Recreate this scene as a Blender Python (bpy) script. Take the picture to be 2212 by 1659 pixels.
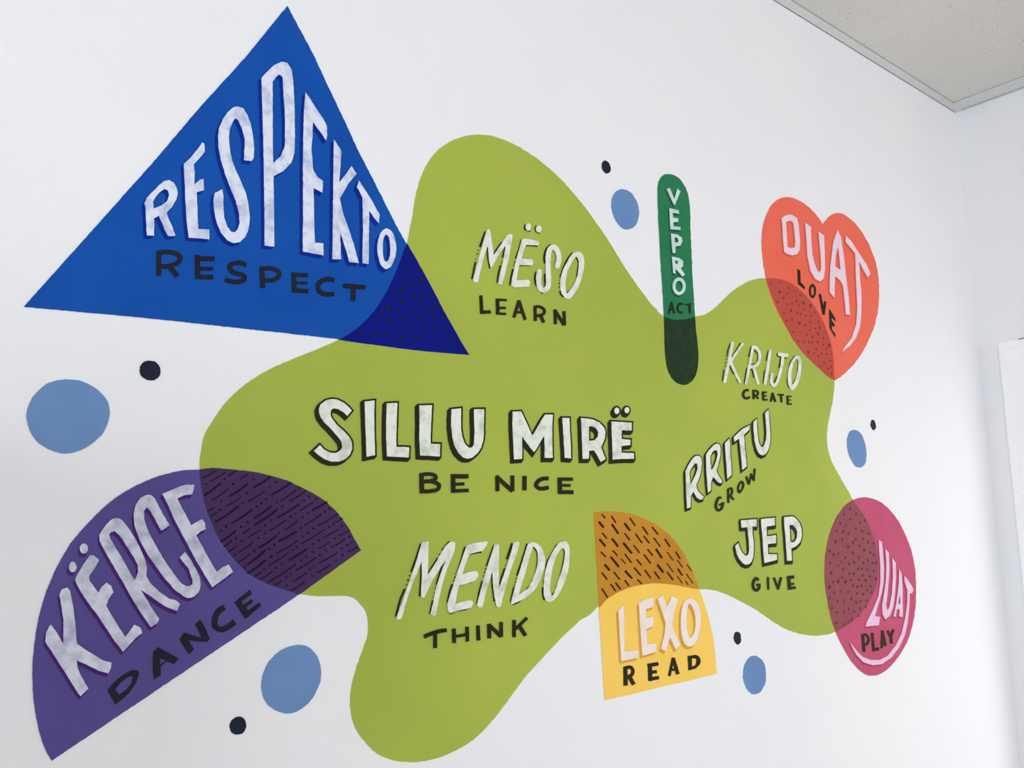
import bpy, math, random
from mathutils import Vector, Matrix
from mathutils.geometry import tessellate_polygon

for o in list(bpy.data.objects):
    bpy.data.objects.remove(o)
scene = bpy.context.scene
COL = scene.collection

# ------------------------------------------------------------ camera
IMW, IMH, FPX = 2212.0, 1659.0, 1806.91
ROT = ((0.78028773, 0.62052022, -0.07813911),      # columns: camera right, forward, up
       (-0.62519166, 0.77050917, -0.12430208),
       (-0.01692506, 0.14584331, 0.98916291))
EYE = Vector((0.0, 0.0, 1.55))
cam_data = bpy.data.cameras.new('camera')
cam_data.sensor_fit = 'HORIZONTAL'
cam_data.sensor_width = 36.0
cam_data.lens = FPX / IMW * 36.0
cam_data.clip_start = 0.02
cam = bpy.data.objects.new('camera', cam_data)
COL.objects.link(cam)
m = Matrix([[ROT[r][0], ROT[r][2], -ROT[r][1], EYE[r]] for r in range(3)] + [[0, 0, 0, 1]])
cam.matrix_world = m
scene.camera = cam

# ------------------------------------------------------------ room dimensions (metres)
XR, XL = 2.527, -1.70          # right and left walls
YF, YB = 1.0, -3.60            # mural wall and the wall behind the camera
ZC = EYE.z + 1.147             # underside of the ceiling's wall trim
ZTILE = ZC + 0.0035
W1 = dict(y0=-0.10, y1=0.880, z0=0.30, z1=EYE.z + 0.372)      # opening in the right wall
W2 = dict(x0=0.9, x1=2.4, z0=0.80, z1=2.45)                   # opening in the back wall
W3 = dict(y0=-2.7, y1=-0.35, z0=0.80, z1=2.35)                  # opening in the left wall

# ------------------------------------------------------------ world and light
world = bpy.data.worlds.new('daylight')
scene.world = world
world.use_nodes = True
wn = world.node_tree.nodes
wn['Background'].inputs['Color'].default_value = (0.93, 0.95, 1.0, 1)
wn['Background'].inputs['Strength'].default_value = 7.55


def portal(name, loc, rot, sx, sy):
    ld = bpy.data.lights.new(name, 'AREA')
    ld.shape = 'RECTANGLE'
    ld.size, ld.size_y = sx, sy
    ld.cycles.is_portal = True
    lo = bpy.data.objects.new(name, ld)
    COL.objects.link(lo)
    lo.location = loc
    lo.rotation_euler = rot


portal('window_portal', (XR + 0.13, (W1['y0'] + W1['y1']) / 2, (W1['z0'] + W1['z1']) / 2), (0, math.pi / 2, 0),
       W1['z1'] - W1['z0'], W1['y1'] - W1['y0'])
portal('window_portal', ((W2['x0'] + W2['x1']) / 2, YB - 0.13, (W2['z0'] + W2['z1']) / 2), (math.pi / 2, 0, 0),
       W2['x1'] - W2['x0'], W2['z1'] - W2['z0'])

portal('window_portal', (XL - 0.13, (W3['y0'] + W3['y1']) / 2, (W3['z0'] + W3['z1']) / 2), (0, -math.pi / 2, 0),
       W3['z1'] - W3['z0'], W3['y1'] - W3['y0'])

scene.view_settings.view_transform = 'Standard'
scene.view_settings.look = 'None'
scene.view_settings.gamma = 1.0
scene.view_settings.use_curve_mapping = False
scene.view_settings.exposure = 0.0
scene.cycles.max_bounces = 12
scene.cycles.diffuse_bounces = 8
scene.cycles.transparent_max_bounces = 12


# ------------------------------------------------------------ materials
def lin(c):
    out = []
    for v in c:
        v /= 255.0
        out.append(v / 12.92 if v <= 0.04045 else ((v + 0.055) / 1.055) ** 2.4)
    return (*out, 1.0)


def material(name, rgb, rgb2=None, scale=6.0, contrast=(0.35, 0.7), rough=0.6, stretch=(1, 1, 1), bump=0.0, bump_scale=400.0,
             spec=0.25, detail=4.0):
    mt = bpy.data.materials.new(name)
    mt.use_nodes = True
    nt = mt.node_tree
    b = nt.nodes['Principled BSDF']
    b.inputs['Roughness'].default_value = rough
    b.inputs['Specular IOR Level'].default_value = spec
    geo = nt.nodes.new('ShaderNodeNewGeometry')
    if rgb2 is None:
        b.inputs['Base Color'].default_value = lin(rgb)
    else:
        mp = nt.nodes.new('ShaderNodeMapping')
        mp.inputs['Scale'].default_value = stretch
        nt.links.new(geo.outputs['Position'], mp.inputs['Vector'])
        nz = nt.nodes.new('ShaderNodeTexNoise')
        nz.inputs['Scale'].default_value = scale
        nz.inputs['Detail'].default_value = detail
        nz.inputs['Roughness'].default_value = 0.65 if detail > 5 else 0.5
        nt.links.new(mp.outputs[0], nz.inputs['Vector'])
        rp = nt.nodes.new('ShaderNodeValToRGB')
        rp.color_ramp.elements[0].position = contrast[0]
        rp.color_ramp.elements[0].color = lin(rgb)
        rp.color_ramp.elements[1].position = contrast[1]
        rp.color_ramp.elements[1].color = lin(rgb2)
        nt.links.new(nz.outputs['Fac'], rp.inputs['Fac'])
        nt.links.new(rp.outputs['Color'], b.inputs['Base Color'])
    if bump:
        n2 = nt.nodes.new('ShaderNodeTexNoise')
        n2.inputs['Scale'].default_value = bump_scale
        n2.inputs['Detail'].default_value = 3.0
        nt.links.new(geo.outputs['Position'], n2.inputs['Vector'])
        bp = nt.nodes.new('ShaderNodeBump')
        bp.inputs['Strength'].default_value = bump
        bp.inputs['Distance'].default_value = 0.0006
        nt.links.new(n2.outputs['Fac'], bp.inputs['Height'])
        nt.links.new(bp.outputs[0], b.inputs['Normal'])
    return mt


def paint(name, c1, c2=None, scale=9.0, bump=0.25, **k):
    k.setdefault('spec', 0.08)
    if c2 is None:
        c2 = tuple(min(255, v + 5) for v in c1)
    return material(name, c1, c2, scale=scale, bump=bump, bump_scale=300.0, **k)


M = {}
M['wall'] = material('wall_paint', (238, 236, 240), (242, 239, 241), scale=2.0, rough=0.75, bump=0.30, bump_scale=260.0)
M['side_wall'] = material('side_wall_paint', (238, 239, 243), (241, 241, 244), scale=2.0, rough=0.75, bump=0.3, bump_scale=260.0)
M['trim'] = material('white_gloss_trim', (250, 250, 253), rough=0.4)
M['metal_trim'] = material('white_metal_trim', (213, 214, 212), (219, 220, 218), scale=30.0, rough=0.45)
M['floor'] = material('floor_vinyl', (150, 145, 138), (165, 160, 152), scale=14.0, rough=0.5)
M['blue'] = paint('blue_paint', (14, 76, 164), (20, 82, 170))
M['navy'] = paint('navy_overlap_paint', (2, 14, 122), (6, 20, 130))
M['blue_shadow'] = paint('dark_blue_paint', (2, 36, 138), (4, 42, 146))
M['green'] = paint('lime_paint', (165, 177, 74), (175, 187, 78), scale=3.5, contrast=(0.4, 0.72))
M['purple'] = paint('purple_paint', (86, 74, 138), (92, 80, 146))
M['plum'] = paint('plum_overlap_paint', (66, 42, 84), (72, 48, 90))
M['plum_shadow'] = paint('plum_shadow_paint', (70, 30, 108), (80, 38, 118))
M['yellow'] = paint('yellow_paint', (250, 202, 92), (253, 208, 104))
M['ochre'] = paint('ochre_overlap_paint', (190, 128, 36), (203, 142, 48), scale=12.0)
M['tan_shadow'] = paint('tan_shadow_paint', (212, 156, 66), (218, 164, 76))
M['forest'] = paint('green_bar_paint', (38, 118, 78), (46, 126, 86))
M['forest_shadow'] = paint('deep_green_paint', (22, 80, 52), (26, 86, 58))
M['dark_green'] = paint('dark_green_overlap_paint', (30, 50, 30), (40, 60, 38), scale=60.0)
M['coral'] = paint('coral_paint', (238, 106, 82), (240, 112, 92))
M['coral_shadow'] = paint('coral_shadow_paint', (214, 88, 72), (218, 92, 76))
M['brick_red'] = paint('brick_overlap_paint', (186, 76, 62), (190, 82, 72))
M['magenta'] = paint('magenta_paint', (190, 76, 108), (196, 84, 116))
M['magenta_shadow'] = paint('magenta_shadow_paint', (164, 54, 96), (168, 60, 102))
M['mauve'] = paint('mauve_overlap_paint', (140, 70, 80), (150, 78, 88), scale=40.0)
M['sky_blue'] = paint('light_blue_paint', (104, 138, 186), (114, 146, 192))
M['ink'] = paint('ink_paint', (30, 36, 52), (36, 42, 60))
M['black'] = paint('black_paint', (38, 36, 22), (44, 40, 26))
M['black_blue'] = paint('blue_black_paint', (30, 32, 44), (36, 38, 50))
M['dot_navy'] = paint('dark_dot_paint', (14, 26, 68), (34, 36, 60), scale=150.0)
M['mark_plum'] = paint('dark_plum_mark_paint', (30, 14, 40), (36, 16, 40))
M['mark_brown'] = paint('brown_mark_paint', (48, 20, 6), (58, 26, 8))
M['mark_red'] = paint('dark_red_mark_paint', (134, 34, 36), (142, 40, 42))
M['mark_mauve'] = paint('dark_mauve_mark_paint', (104, 36, 52), (112, 44, 58))
M['white_blue'] = paint('white_brushed_paint', (172, 182, 212), (224, 226, 242), scale=48.0, contrast=(0.33, 0.55), detail=6.0)
M['white_green'] = paint('cream_brushed_paint', (194, 202, 182), (230, 232, 222), scale=45.0, contrast=(0.34, 0.52), detail=6.0)
M['white_purple'] = paint('white_over_purple_paint', (166, 168, 190), (216, 216, 230), scale=48.0, contrast=(0.33, 0.58), detail=6.0)
M['white_pink'] = paint('pinkish_white_paint', (236, 206, 220), (240, 218, 230), scale=30.0)
M['white_rose'] = paint('rose_white_paint', (226, 190, 214), (232, 202, 224), scale=30.0)
M['white_cream'] = paint('cream_white_paint', (240, 222, 212), (246, 232, 226), scale=30.0)
M['white_mint'] = paint('mint_white_paint', (190, 214, 208), (212, 228, 226), scale=40.0)
M['dot_black'] = M['ink']

# speckled mineral ceiling tile
mt = material('speckled_ceiling_tile', (214, 211, 205), (219, 216, 211), scale=5.0, rough=0.9, bump=0.5, bump_scale=500.0)
nt = mt.node_tree
ramp = [n for n in nt.nodes if n.type == 'VALTORGB'][0]
geo = [n for n in nt.nodes if n.type == 'NEW_GEOMETRY'][0]
nz = nt.nodes.new('ShaderNodeTexNoise')
nz.inputs['Scale'].default_value = 150.0
nz.inputs['Detail'].default_value = 2.0
nt.links.new(geo.outputs['Position'], nz.inputs['Vector'])
r2 = nt.nodes.new('ShaderNodeValToRGB')
r2.color_ramp.elements[0].position = 0.285
r2.color_ramp.elements[0].color = (1, 1, 1, 1)
r2.color_ramp.elements[1].position = 0.345
r2.color_ramp.elements[1].color = (0, 0, 0, 1)
nt.links.new(nz.outputs['Fac'], r2.inputs['Fac'])
mx = nt.nodes.new('ShaderNodeMix')
mx.data_type = 'RGBA'
nt.links.new(r2.outputs['Color'], mx.inputs['Factor'])
nt.links.new(ramp.outputs['Color'], mx.inputs['A'])
mx.inputs['B'].default_value = lin((168, 160, 146))
nt.links.new(mx.outputs['Result'], nt.nodes['Principled BSDF'].inputs['Base Color'])
M['tile'] = mt

# thin window glass that lets daylight through
def glass(name, tint):
    mt = bpy.data.materials.new(name)
    mt.use_nodes = True
    nt = mt.node_tree
    nt.nodes.remove(nt.nodes['Principled BSDF'])
    tr = nt.nodes.new('ShaderNodeBsdfTransparent')
    tr.inputs['Color'].default_value = tint
    gl = nt.nodes.new('ShaderNodeBsdfGlossy')
    gl.inputs['Roughness'].default_value = 0.02
    ms = nt.nodes.new('ShaderNodeMixShader')
    ms.inputs[0].default_value = 0.06
    nt.links.new(tr.outputs[0], ms.inputs[1])
    nt.links.new(gl.outputs[0], ms.inputs[2])
    nt.links.new(ms.outputs[0], nt.nodes['Material Output'].inputs['Surface'])
    return mt


M['glass'] = glass('window_glass', (0.96, 0.98, 0.97, 1))
M['tinted_glass'] = glass('tinted_window_glass', (0.57, 0.565, 0.545, 1))

# ------------------------------------------------------------ object helpers
WORLD_LOC = {}


def link_mesh(name, verts, faces, mat, parent=None, origin=None, smooth=False):
    """One mesh object; verts are world coordinates, the origin becomes their middle."""
    lo = [min(v[i] for v in verts) for i in range(3)]
    hi = [max(v[i] for v in verts) for i in range(3)]
    c = Vector(origin) if origin else Vector([(lo[i] + hi[i]) / 2 for i in range(3)])
    me = bpy.data.meshes.new(name)
    me.from_pydata([tuple(Vector(v) - c) for v in verts], [], faces)
    me.materials.append(mat)
    me.update()
    o = bpy.data.objects.new(name, me)
    COL.objects.link(o)
    WORLD_LOC[o.name] = c
    if parent:
        o.parent = parent
        o.location = c - WORLD_LOC[parent.name]
    else:
        o.location = c
    return o


def empty(name, loc, parent=None):
    o = bpy.data.objects.new(name, None)
    COL.objects.link(o)
    o.empty_display_size = 0.05
    c = Vector(loc)
    WORLD_LOC[o.name] = c
    if parent:
        o.parent = parent
        o.location = c - WORLD_LOC[parent.name]
    else:
        o.location = c
    return o


def boxes(name, specs, mat, parent=None):
    """specs: (x0,y0,z0,x1,y1,z1) boxes joined into one mesh."""
    vs, fs = [], []
    for x0, y0, z0, x1, y1, z1 in specs:
        b = len(vs)
        vs += [(x0, y0, z0), (x1, y0, z0), (x1, y1, z0), (x0, y1, z0), (x0, y0, z1), (x1, y0, z1), (x1, y1, z1), (x0, y1, z1)]
        fs += [tuple(b + i for i in f) for f in ((0, 3, 2, 1), (4, 5, 6, 7), (0, 1, 5, 4), (1, 2, 6, 5), (2, 3, 7, 6), (3, 0, 4, 7))]
    return link_mesh(name, vs, fs, mat, parent)


def structure(o, label=None):
    o['kind'] = 'structure'
    if label:
        o['label'] = label
    return o


# ------------------------------------------------------------ room shell
T = 0.14
structure(boxes('wall_front', [(XL - T, YF, 0, XR + T, YF + T, ZC + 0.25)], M['wall']),
          'white painted wall that carries the mural')
w = W1
structure(boxes('wall_right', [(XR, YB, 0, XR + T, YF, w['z0']), (XR, YB, w['z1'], XR + T, YF, ZC + 0.25),
                               (XR, YB, w['z0'], XR + T, w['y0'], w['z1']), (XR, w['y1'], w['z0'], XR + T, YF, w['z1'])],
                M['side_wall']), 'white side wall meeting the mural wall at the corner')
w = W2
structure(boxes('wall_back', [(XL, YB - T, 0, XR, YB, w['z0']), (XL, YB - T, w['z1'], XR, YB, ZC + 0.25),
                              (XL, YB - T, w['z0'], w['x0'], YB, w['z1']), (w['x1'], YB - T, w['z0'], XR, YB, w['z1'])],
                M['side_wall']), 'white wall with a wide window facing the mural')
w = W3
structure(boxes('wall_left', [(XL - T, YB, 0, XL, YF, w['z0']), (XL - T, YB, w['z1'], XL, YF, ZC + 0.25),
                              (XL - T, YB, w['z0'], XL, w['y0'], w['z1']), (XL - T, w['y1'], w['z0'], XL, YF, w['z1'])], M['side_wall']), 'white wall with an added window, at the far left of the mural')
structure(boxes('floor', [(XL - T, YB - T, -0.1, XR + T, YF + T, 0)], M['floor']), 'grey beige vinyl floor')

# suspended ceiling: a slab, speckled tiles on a metal grid, metal angles along the walls
slab = structure(boxes('ceiling', [(XL, YB, ZTILE + 0.05, XR, YF, ZC + 0.25)], M['side_wall']),
                 'suspended ceiling of speckled off-white mineral tiles')
GX, GY = 1.22, 0.61
xs = [XR - 0.012]
while xs[-1] > XL + 0.02:
    xs.append(max(XL + 0.004, xs[-1] - GX))
ys = [YF - 0.006]
while ys[-1] > YB + 0.02:
    ys.append(max(YB + 0.004, ys[-1] - GY))
bars = []
tile_mesh = {}
for i in range(len(xs) - 1):
    for j in range(len(ys) - 1):
        x1, x0, y1, y0 = xs[i], xs[i + 1], ys[j], ys[j + 1]
        if x1 - x0 < 0.03 or y1 - y0 < 0.03:
            continue
        boxes('ceiling_tile', [(x0 + 0.002, y0 + 0.002, ZTILE, x1 - 0.002, y1 - 0.002, ZTILE + 0.016)], M['tile'], slab)
        hi = (x0, y0, x1, y1)
for x in xs[1:-1]:
    boxes('grid_bar', [(x - 0.012, YB + 0.03, ZTILE - 0.003, x + 0.012, YF - 0.03, ZTILE - 0.0005),
                       (x - 0.001, YB + 0.03, ZTILE, x + 0.001, YF - 0.03, ZTILE + 0.035)], M['metal_trim'], slab)
for y in ys[1:-1]:
    for i in range(len(xs) - 1):
        boxes('grid_bar', [(xs[i + 1] + 0.013, y - 0.012, ZTILE - 0.003, xs[i] - 0.013 - (0.02 if i == 0 else 0), y + 0.012, ZTILE - 0.0005)],
              M['metal_trim'], slab)
structure(boxes('trim_1', [(XL + 0.001, YF - 0.0235, ZC, XR - 0.002, YF - 0.0005, ZC + 0.0015),
                           (XL + 0.001, YF - 0.0018, ZC, XR - 0.002, YF - 0.0005, ZC + 0.024)], M['metal_trim']),
          'painted metal angle holding the ceiling along the mural wall')
structure(boxes('trim_2', [(XR - 0.004, YB + 0.001, ZC - 0.003, XR - 0.0005, YF - 0.024, ZC + 0.020),
                           (XR - 0.064, YB + 0.001, ZC - 0.001, XR - 0.010, YF - 0.024, ZC + 0.0025)], M['metal_trim']),
          'painted metal angle with a dark gap along the side wall')
structure(boxes('baseboard_front', [(XL + 0.001, YF - 0.012, 0.001, XR - 0.013, YF - 0.0005, 0.10)], M['trim']))
structure(boxes('baseboard_right', [(XR - 0.012, YB + 0.013, 0.001, XR - 0.0005, YF - 0.0005, 0.10)], M['trim']))
structure(boxes('baseboard_left', [(XL + 0.0005, YB + 0.013, 0.001, XL + 0.012, YF - 0.013, 0.10)], M['trim']))
structure(boxes('baseboard_back', [(XL + 0.0005, YB + 0.0005, 0.001, XR - 0.013, YB + 0.012, 0.10)], M['trim']))


# window in the side wall: stepped white casing, jambs, sash frames, panes
def window_right(n, y0, y1, z0, z1):
    root = empty('window_%d' % n, (XR, (y0 + y1) / 2, z0))
    root['kind'] = 'structure'
    root['label'] = 'white cased window in the side wall beside the corner'
    c = 0.0615                                    # casing width
    for part, lo, hi in (('casing', 0.0, 1.0),):
        # outer band, then a raised inner band and a bead: the stepped moulding
        for a, b, t in ((c, 0.040, 0.016), (0.040, 0.016, 0.011), (0.016, -0.004, 0.014)):
            boxes('casing', [(XR - t, y0 - a, z0 - a, XR - 0.0005, y0 - b, z1 + a), (XR - t, y1 + b, z0 - a, XR - 0.0005, y1 + a, z1 + a),
                             (XR - t, y0 - b, z1 + b, XR - 0.0005, y1 + b, z1 + a), (XR - t, y0 - b, z0 - a, XR - 0.0005, y1 + b, z0 - b)],
                  M['trim'], root)
    boxes('head_gap_shadow', [(XR - 0.007, y0 - c + 0.012, z1 + c + 0.001, XR - 0.0005, y1 + 0.0115, z1 + c + 0.0040)],
          M['dark_gap'], root)  # dark strip painted as the shadow gap above the casing head
    boxes('edge_shadow_strip', [(XR - 0.0014, y1 + c, z0 - c, XR - 0.0004, y1 + c + 0.0036, z1 + c), (XR - 0.0014, y0 - c - 0.0036, z0 - c, XR - 0.0004, y0 - c, z1 + c)],
          M['edge_shadow'], root)  # thin grey strips painted as the shadow along the casing's outer edges
    boxes('jamb', [(XR, y0, z0, XR + T, y0 + 0.012, z1), (XR, y1 - 0.012, z0, XR + T, y1, z1),
                   (XR, y0 + 0.012, z1 - 0.012, XR + T, y1 - 0.012, z1), (XR, y0 + 0.012, z0, XR + T, y1 - 0.012, z0 + 0.02)],
          M['trim'], root)
    ym = (y0 + y1) / 2
    for a, b in ((y0 + 0.012, ym), (ym, y1 - 0.012)):
        x0, x1 = XR + 0.06, XR + 0.095
        s = boxes('sash', [(x0, a, z0 + 0.02, x1, a + 0.045, z1 - 0.012), (x0, b - 0.045, z0 + 0.02, x1, b, z1 - 0.012),
                           (x0, a + 0.045, z1 - 0.057, x1, b - 0.045, z1 - 0.012), (x0, a + 0.045, z0 + 0.02, x1, b - 0.045, z0 + 0.07)],
                  M['trim'], root)
        boxes('pane', [(x0 + 0.015, a + 0.045, z0 + 0.07, x0 + 0.019, b - 0.045, z1 - 0.057)], M['tinted_glass'], s)


M['edge_shadow'] = material('grey_edge_shadow', (150, 152, 158), rough=0.8)  # grey that paints the shadow beside the casing
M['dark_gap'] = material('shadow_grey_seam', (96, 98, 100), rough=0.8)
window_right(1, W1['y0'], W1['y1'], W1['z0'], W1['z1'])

w = W2
root = empty('window_2', ((w['x0'] + w['x1']) / 2, YB, w['z0']))
root['kind'] = 'structure'
root['label'] = 'wide white window in the wall facing the mural'
c = 0.06
boxes('casing', [(w['x0'] - c, YB + 0.0005, w['z0'] - c, w['x0'], YB + 0.016, w['z1'] + c), (w['x1'], YB + 0.0005, w['z0'] - c, w['x1'] + c, YB + 0.016, w['z1'] + c),
                 (w['x0'], YB + 0.0005, w['z1'], w['x1'], YB + 0.016, w['z1'] + c), (w['x0'], YB + 0.0005, w['z0'] - c, w['x1'], YB + 0.016, w['z0'])],
      M['trim'], root)
for k in range(3):
    a = w['x0'] + (w['x1'] - w['x0']) * k / 3
    b = w['x0'] + (w['x1'] - w['x0']) * (k + 1) / 3
    s = boxes('sash', [(a, YB - 0.10, w['z0'], a + 0.05, YB - 0.06, w['z1']), (b - 0.05, YB - 0.10, w['z0'], b, YB - 0.06, w['z1']),
                       (a + 0.05, YB - 0.10, w['z1'] - 0.05, b - 0.05, YB - 0.06, w['z1']), (a + 0.05, YB - 0.10, w['z0'], b - 0.05, YB - 0.06, w['z0'] + 0.05)],
              M['trim'], root)
    boxes('pane', [(a + 0.05, YB - 0.082, w['z0'] + 0.05, b - 0.05, YB - 0.078, w['z1'] - 0.05)], M['glass'], s)

w = W3
root = empty('window_3', (XL, (w['y0'] + w['y1']) / 2, w['z0']))  # out of view, added to brighten the right wall
root['kind'] = 'structure'
root['label'] = 'unseen white window added in the left wall to light the side wall'
boxes('casing', [(XL + 0.0005, w['y0'] - c, w['z0'] - c, XL + 0.016, w['y0'], w['z1'] + c), (XL + 0.0005, w['y1'], w['z0'] - c, XL + 0.016, w['y1'] + c, w['z1'] + c),
                 (XL + 0.0005, w['y0'], w['z1'], XL + 0.016, w['y1'], w['z1'] + c), (XL + 0.0005, w['y0'], w['z0'] - c, XL + 0.016, w['y1'], w['z0'])],
      M['trim'], root)
for k in range(2):
    a = w['y0'] + (w['y1'] - w['y0']) * k / 2
    b = w['y0'] + (w['y1'] - w['y0']) * (k + 1) / 2
    s = boxes('sash', [(XL - 0.10, a, w['z0'], XL - 0.06, a + 0.05, w['z1']), (XL - 0.10, b - 0.05, w['z0'], XL - 0.06, b, w['z1']),
                       (XL - 0.10, a + 0.05, w['z1'] - 0.05, XL - 0.06, b - 0.05, w['z1']), (XL - 0.10, a + 0.05, w['z0'], XL - 0.06, b - 0.05, w['z0'] + 0.05)],
              M['trim'], root)
    boxes('pane', [(XL - 0.082, a + 0.05, w['z0'] + 0.05, XL - 0.078, b - 0.05, w['z1'] - 0.05)], M['glass'], s)

# unseen tall shelf unit left of the mural, added to shade its lower left
def shade_bookcase(x0, x1, y0, y1, h):
    root = empty('shade_bookcase', ((x0 + x1) / 2, (y0 + y1) / 2, 0))
    root['label'] = 'unseen tall white shelving past the far left, added to shade the mural wall'
    root['category'] = 'shade_bookcase'
    t = 0.018
    boxes('shade_side_panel', [(x0, y0, 0.001, x0 + t, y1, h)], M['trim'], root)
    boxes('shade_side_panel', [(x1 - t, y0, 0.001, x1, y1, h)], M['trim'], root)
    boxes('back_panel', [(x0 + t, y1 - 0.008, 0.06, x1 - t, y1, h - t)], M['trim'], root)
    boxes('top', [(x0 + t, y0, h - t, x1 - t, y1, h)], M['trim'], root)
    boxes('plinth', [(x0 + t, y0 + 0.02, 0.001, x1 - t, y0 + 0.04, 0.06)], M['trim'], root)
    for k in range(5):
        z = 0.06 + (h - t - 0.06) * k / 5
        boxes('shelf', [(x0 + t, y0 + 0.004, z, x1 - t, y1 - 0.008, z + t)], M['trim'], root)


shade_bookcase(-0.95, -0.04, 0.40, YF - 0.013, 1.66)

# ------------------------------------------------------------ the mural: brush work on the wall
# Outlines were measured on magnified tiles of the wall; each tile letter gives its origin and magnification.
TILES = {'A': (300, 120, 3.77), 'B': (560, 120, 3.456), 'C': (300, 440, 3.687), 'D': (1000, 470, 6.636), 'F': (650, 840, 5.53),
         'G': (1030, 840, 5.978), 'M': (840, 1150, 5.53), 'I': (80, 1020, 4.484), 'J': (80, 1240, 4.254), 'K': (1390, 360, 4.879),
         'L': (1630, 410, 3.857), 'k': (1540, 720, 9.759), 'N': (1450, 870, 6.912), 'Q': (1260, 1090, 3.857), 'R': (1560, 1100, 8.73),
         'T': (1770, 1060, 4.046), 'U': (420, 1000, 5.722), 'V': (740, 510, 6.143), 'W': (840, 280, 3.318), 'X': (420, 730, 2.962),
         'Y': (640, 1190, 3.352), 'Z': (1400, 580, 4.809), 'a': (1250, 1040, 3.626), 'b': (40, 1000, 2.517), 'c': (1740, 780, 4.878),
         'd': (40, 760, 6.9125), 'e': (480, 1380, 7.542), 'f': (1280, 330, 9.217), 'g': (1560, 1350, 10.367), 'h': (0, 0, 2.0),
         'p': (0, 0, 1.0)}


def on_wall(x, y, lift):
    """Measured point -> metres on the mural wall, lifted off the plaster by the paint's thickness."""
    v = ((x - IMW / 2) / FPX, 1.0, -(y - IMH / 2) / FPX)
    d = [ROT[r][0] * v[0] + ROT[r][1] * v[1] + ROT[r][2] * v[2] for r in range(3)]
    t = YF / d[1]
    return (EYE.x + d[0] * t, YF - lift, EYE.z + d[2] * t)


def wobble(x, y, amp, cell=4.5):
    """Small hand-painted unevenness of an edge, smooth along it."""
    def h(i, j, k):
        n = math.sin(i * 127.1 + j * 311.7 + k * 74.7) * 43758.5453
        return (n - math.floor(n)) * 2 - 1
    gx, gy = x / cell, y / cell
    i, j = math.floor(gx), math.floor(gy)
    fx, fy = gx - i, gy - j
    r = []
    for k in (0, 1):
        a = h(i, j, k) * (1 - fx) + h(i + 1, j, k) * fx
        b = h(i, j + 1, k) * (1 - fx) + h(i + 1, j + 1, k) * fx
        r.append((a * (1 - fy) + b * fy) * amp)
    return x + r[0], y + r[1]


def catmull(pts, closed, n=5):
    out = []
    L = len(pts)
    rng = range(L) if closed else range(L - 1)
    for i in rng:
        p0 = pts[(i - 1) % L] if closed or i > 0 else pts[0]
        p1, p2 = pts[i], pts[(i + 1) % L]
        p3 = pts[(i + 2) % L] if closed or i + 2 < L else pts[-1]
        # centripetal knots keep uneven spacing from overshooting
        def kn(a, b):
            return max(1e-3, math.hypot(a[0] - b[0], a[1] - b[1]) ** 0.5)
        t1 = kn(p0, p1) if p0 != p1 else kn(p1, p2)
        t2 = t1 + kn(p1, p2)
        t3 = t2 + (kn(p2, p3) if p2 != p3 else kn(p1, p2))
        for s in range(n):
            t = t1 + (t2 - t1) * s / n
            r = []
            for c in (0, 1):
                q0, q1, q2, q3 = p0[c], p1[c], p2[c], p3[c]
                if p0 == p1:
                    q0 = p1[c] - (p2[c] - p1[c])
                if p2 == p3:
                    q3 = p2[c] + (p2[c] - p1[c])
                a1 = (t1 - t) / t1 * q0 + t / t1 * q1
                a2 = (t2 - t) / (t2 - t1) * q1 + (t - t1) / (t2 - t1) * q2
                a3 = (t3 - t) / (t3 - t2) * q2 + (t - t2) / (t3 - t2) * q3
                b1 = (t2 - t) / t2 * a1 + t / t2 * a2
                b2 = (t3 - t) / (t3 - t1) * a2 + (t - t1) / (t3 - t1) * a3
                r.append((t2 - t) / (t2 - t1) * b1 + (t - t1) / (t2 - t1) * b2)
            out.append((r[0], r[1]))
    if not closed:
        out.append(pts[-1])
    return out


def densify(pts, step, closed=True):
    out = []
    L = len(pts)
    for i in range(L if closed else L - 1):
        a, b = pts[i], pts[(i + 1) % L]
        n = max(1, int(math.hypot(b[0] - a[0], b[1] - a[1]) / step + 0.5))
        for k in range(n):
            out.append((a[0] + (b[0] - a[0]) * k / n, a[1] + (b[1] - a[1]) * k / n))
    if not closed:
        out.append(pts[-1])
    return out


def area(pts):
    return sum(pts[i][0] * pts[(i + 1) % len(pts)][1] - pts[(i + 1) % len(pts)][0] * pts[i][1] for i in range(len(pts))) / 2


def offset_poly(pts, e):
    """Grow a closed outline outwards by e (miter joints, limited)."""
    s = 1 if area(pts) > 0 else -1
    out = []
    L = len(pts)
    for i in range(L):
        a, b, c = pts[i - 1], pts[i], pts[(i + 1) % L]
        d1 = (b[0] - a[0], b[1] - a[1])
        d2 = (c[0] - b[0], c[1] - b[1])
        l1, l2 = math.hypot(*d1) or 1, math.hypot(*d2) or 1
        n1 = (d1[1] / l1 * s, -d1[0] / l1 * s)
        n2 = (d2[1] / l2 * s, -d2[0] / l2 * s)
        nx, ny = n1[0] + n2[0], n1[1] + n2[1]
        q = nx * nx + ny * ny
        k = 2 * e / max(q, 1.2)
        out.append((b[0] + nx * k, b[1] + ny * k))
    return out


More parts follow.
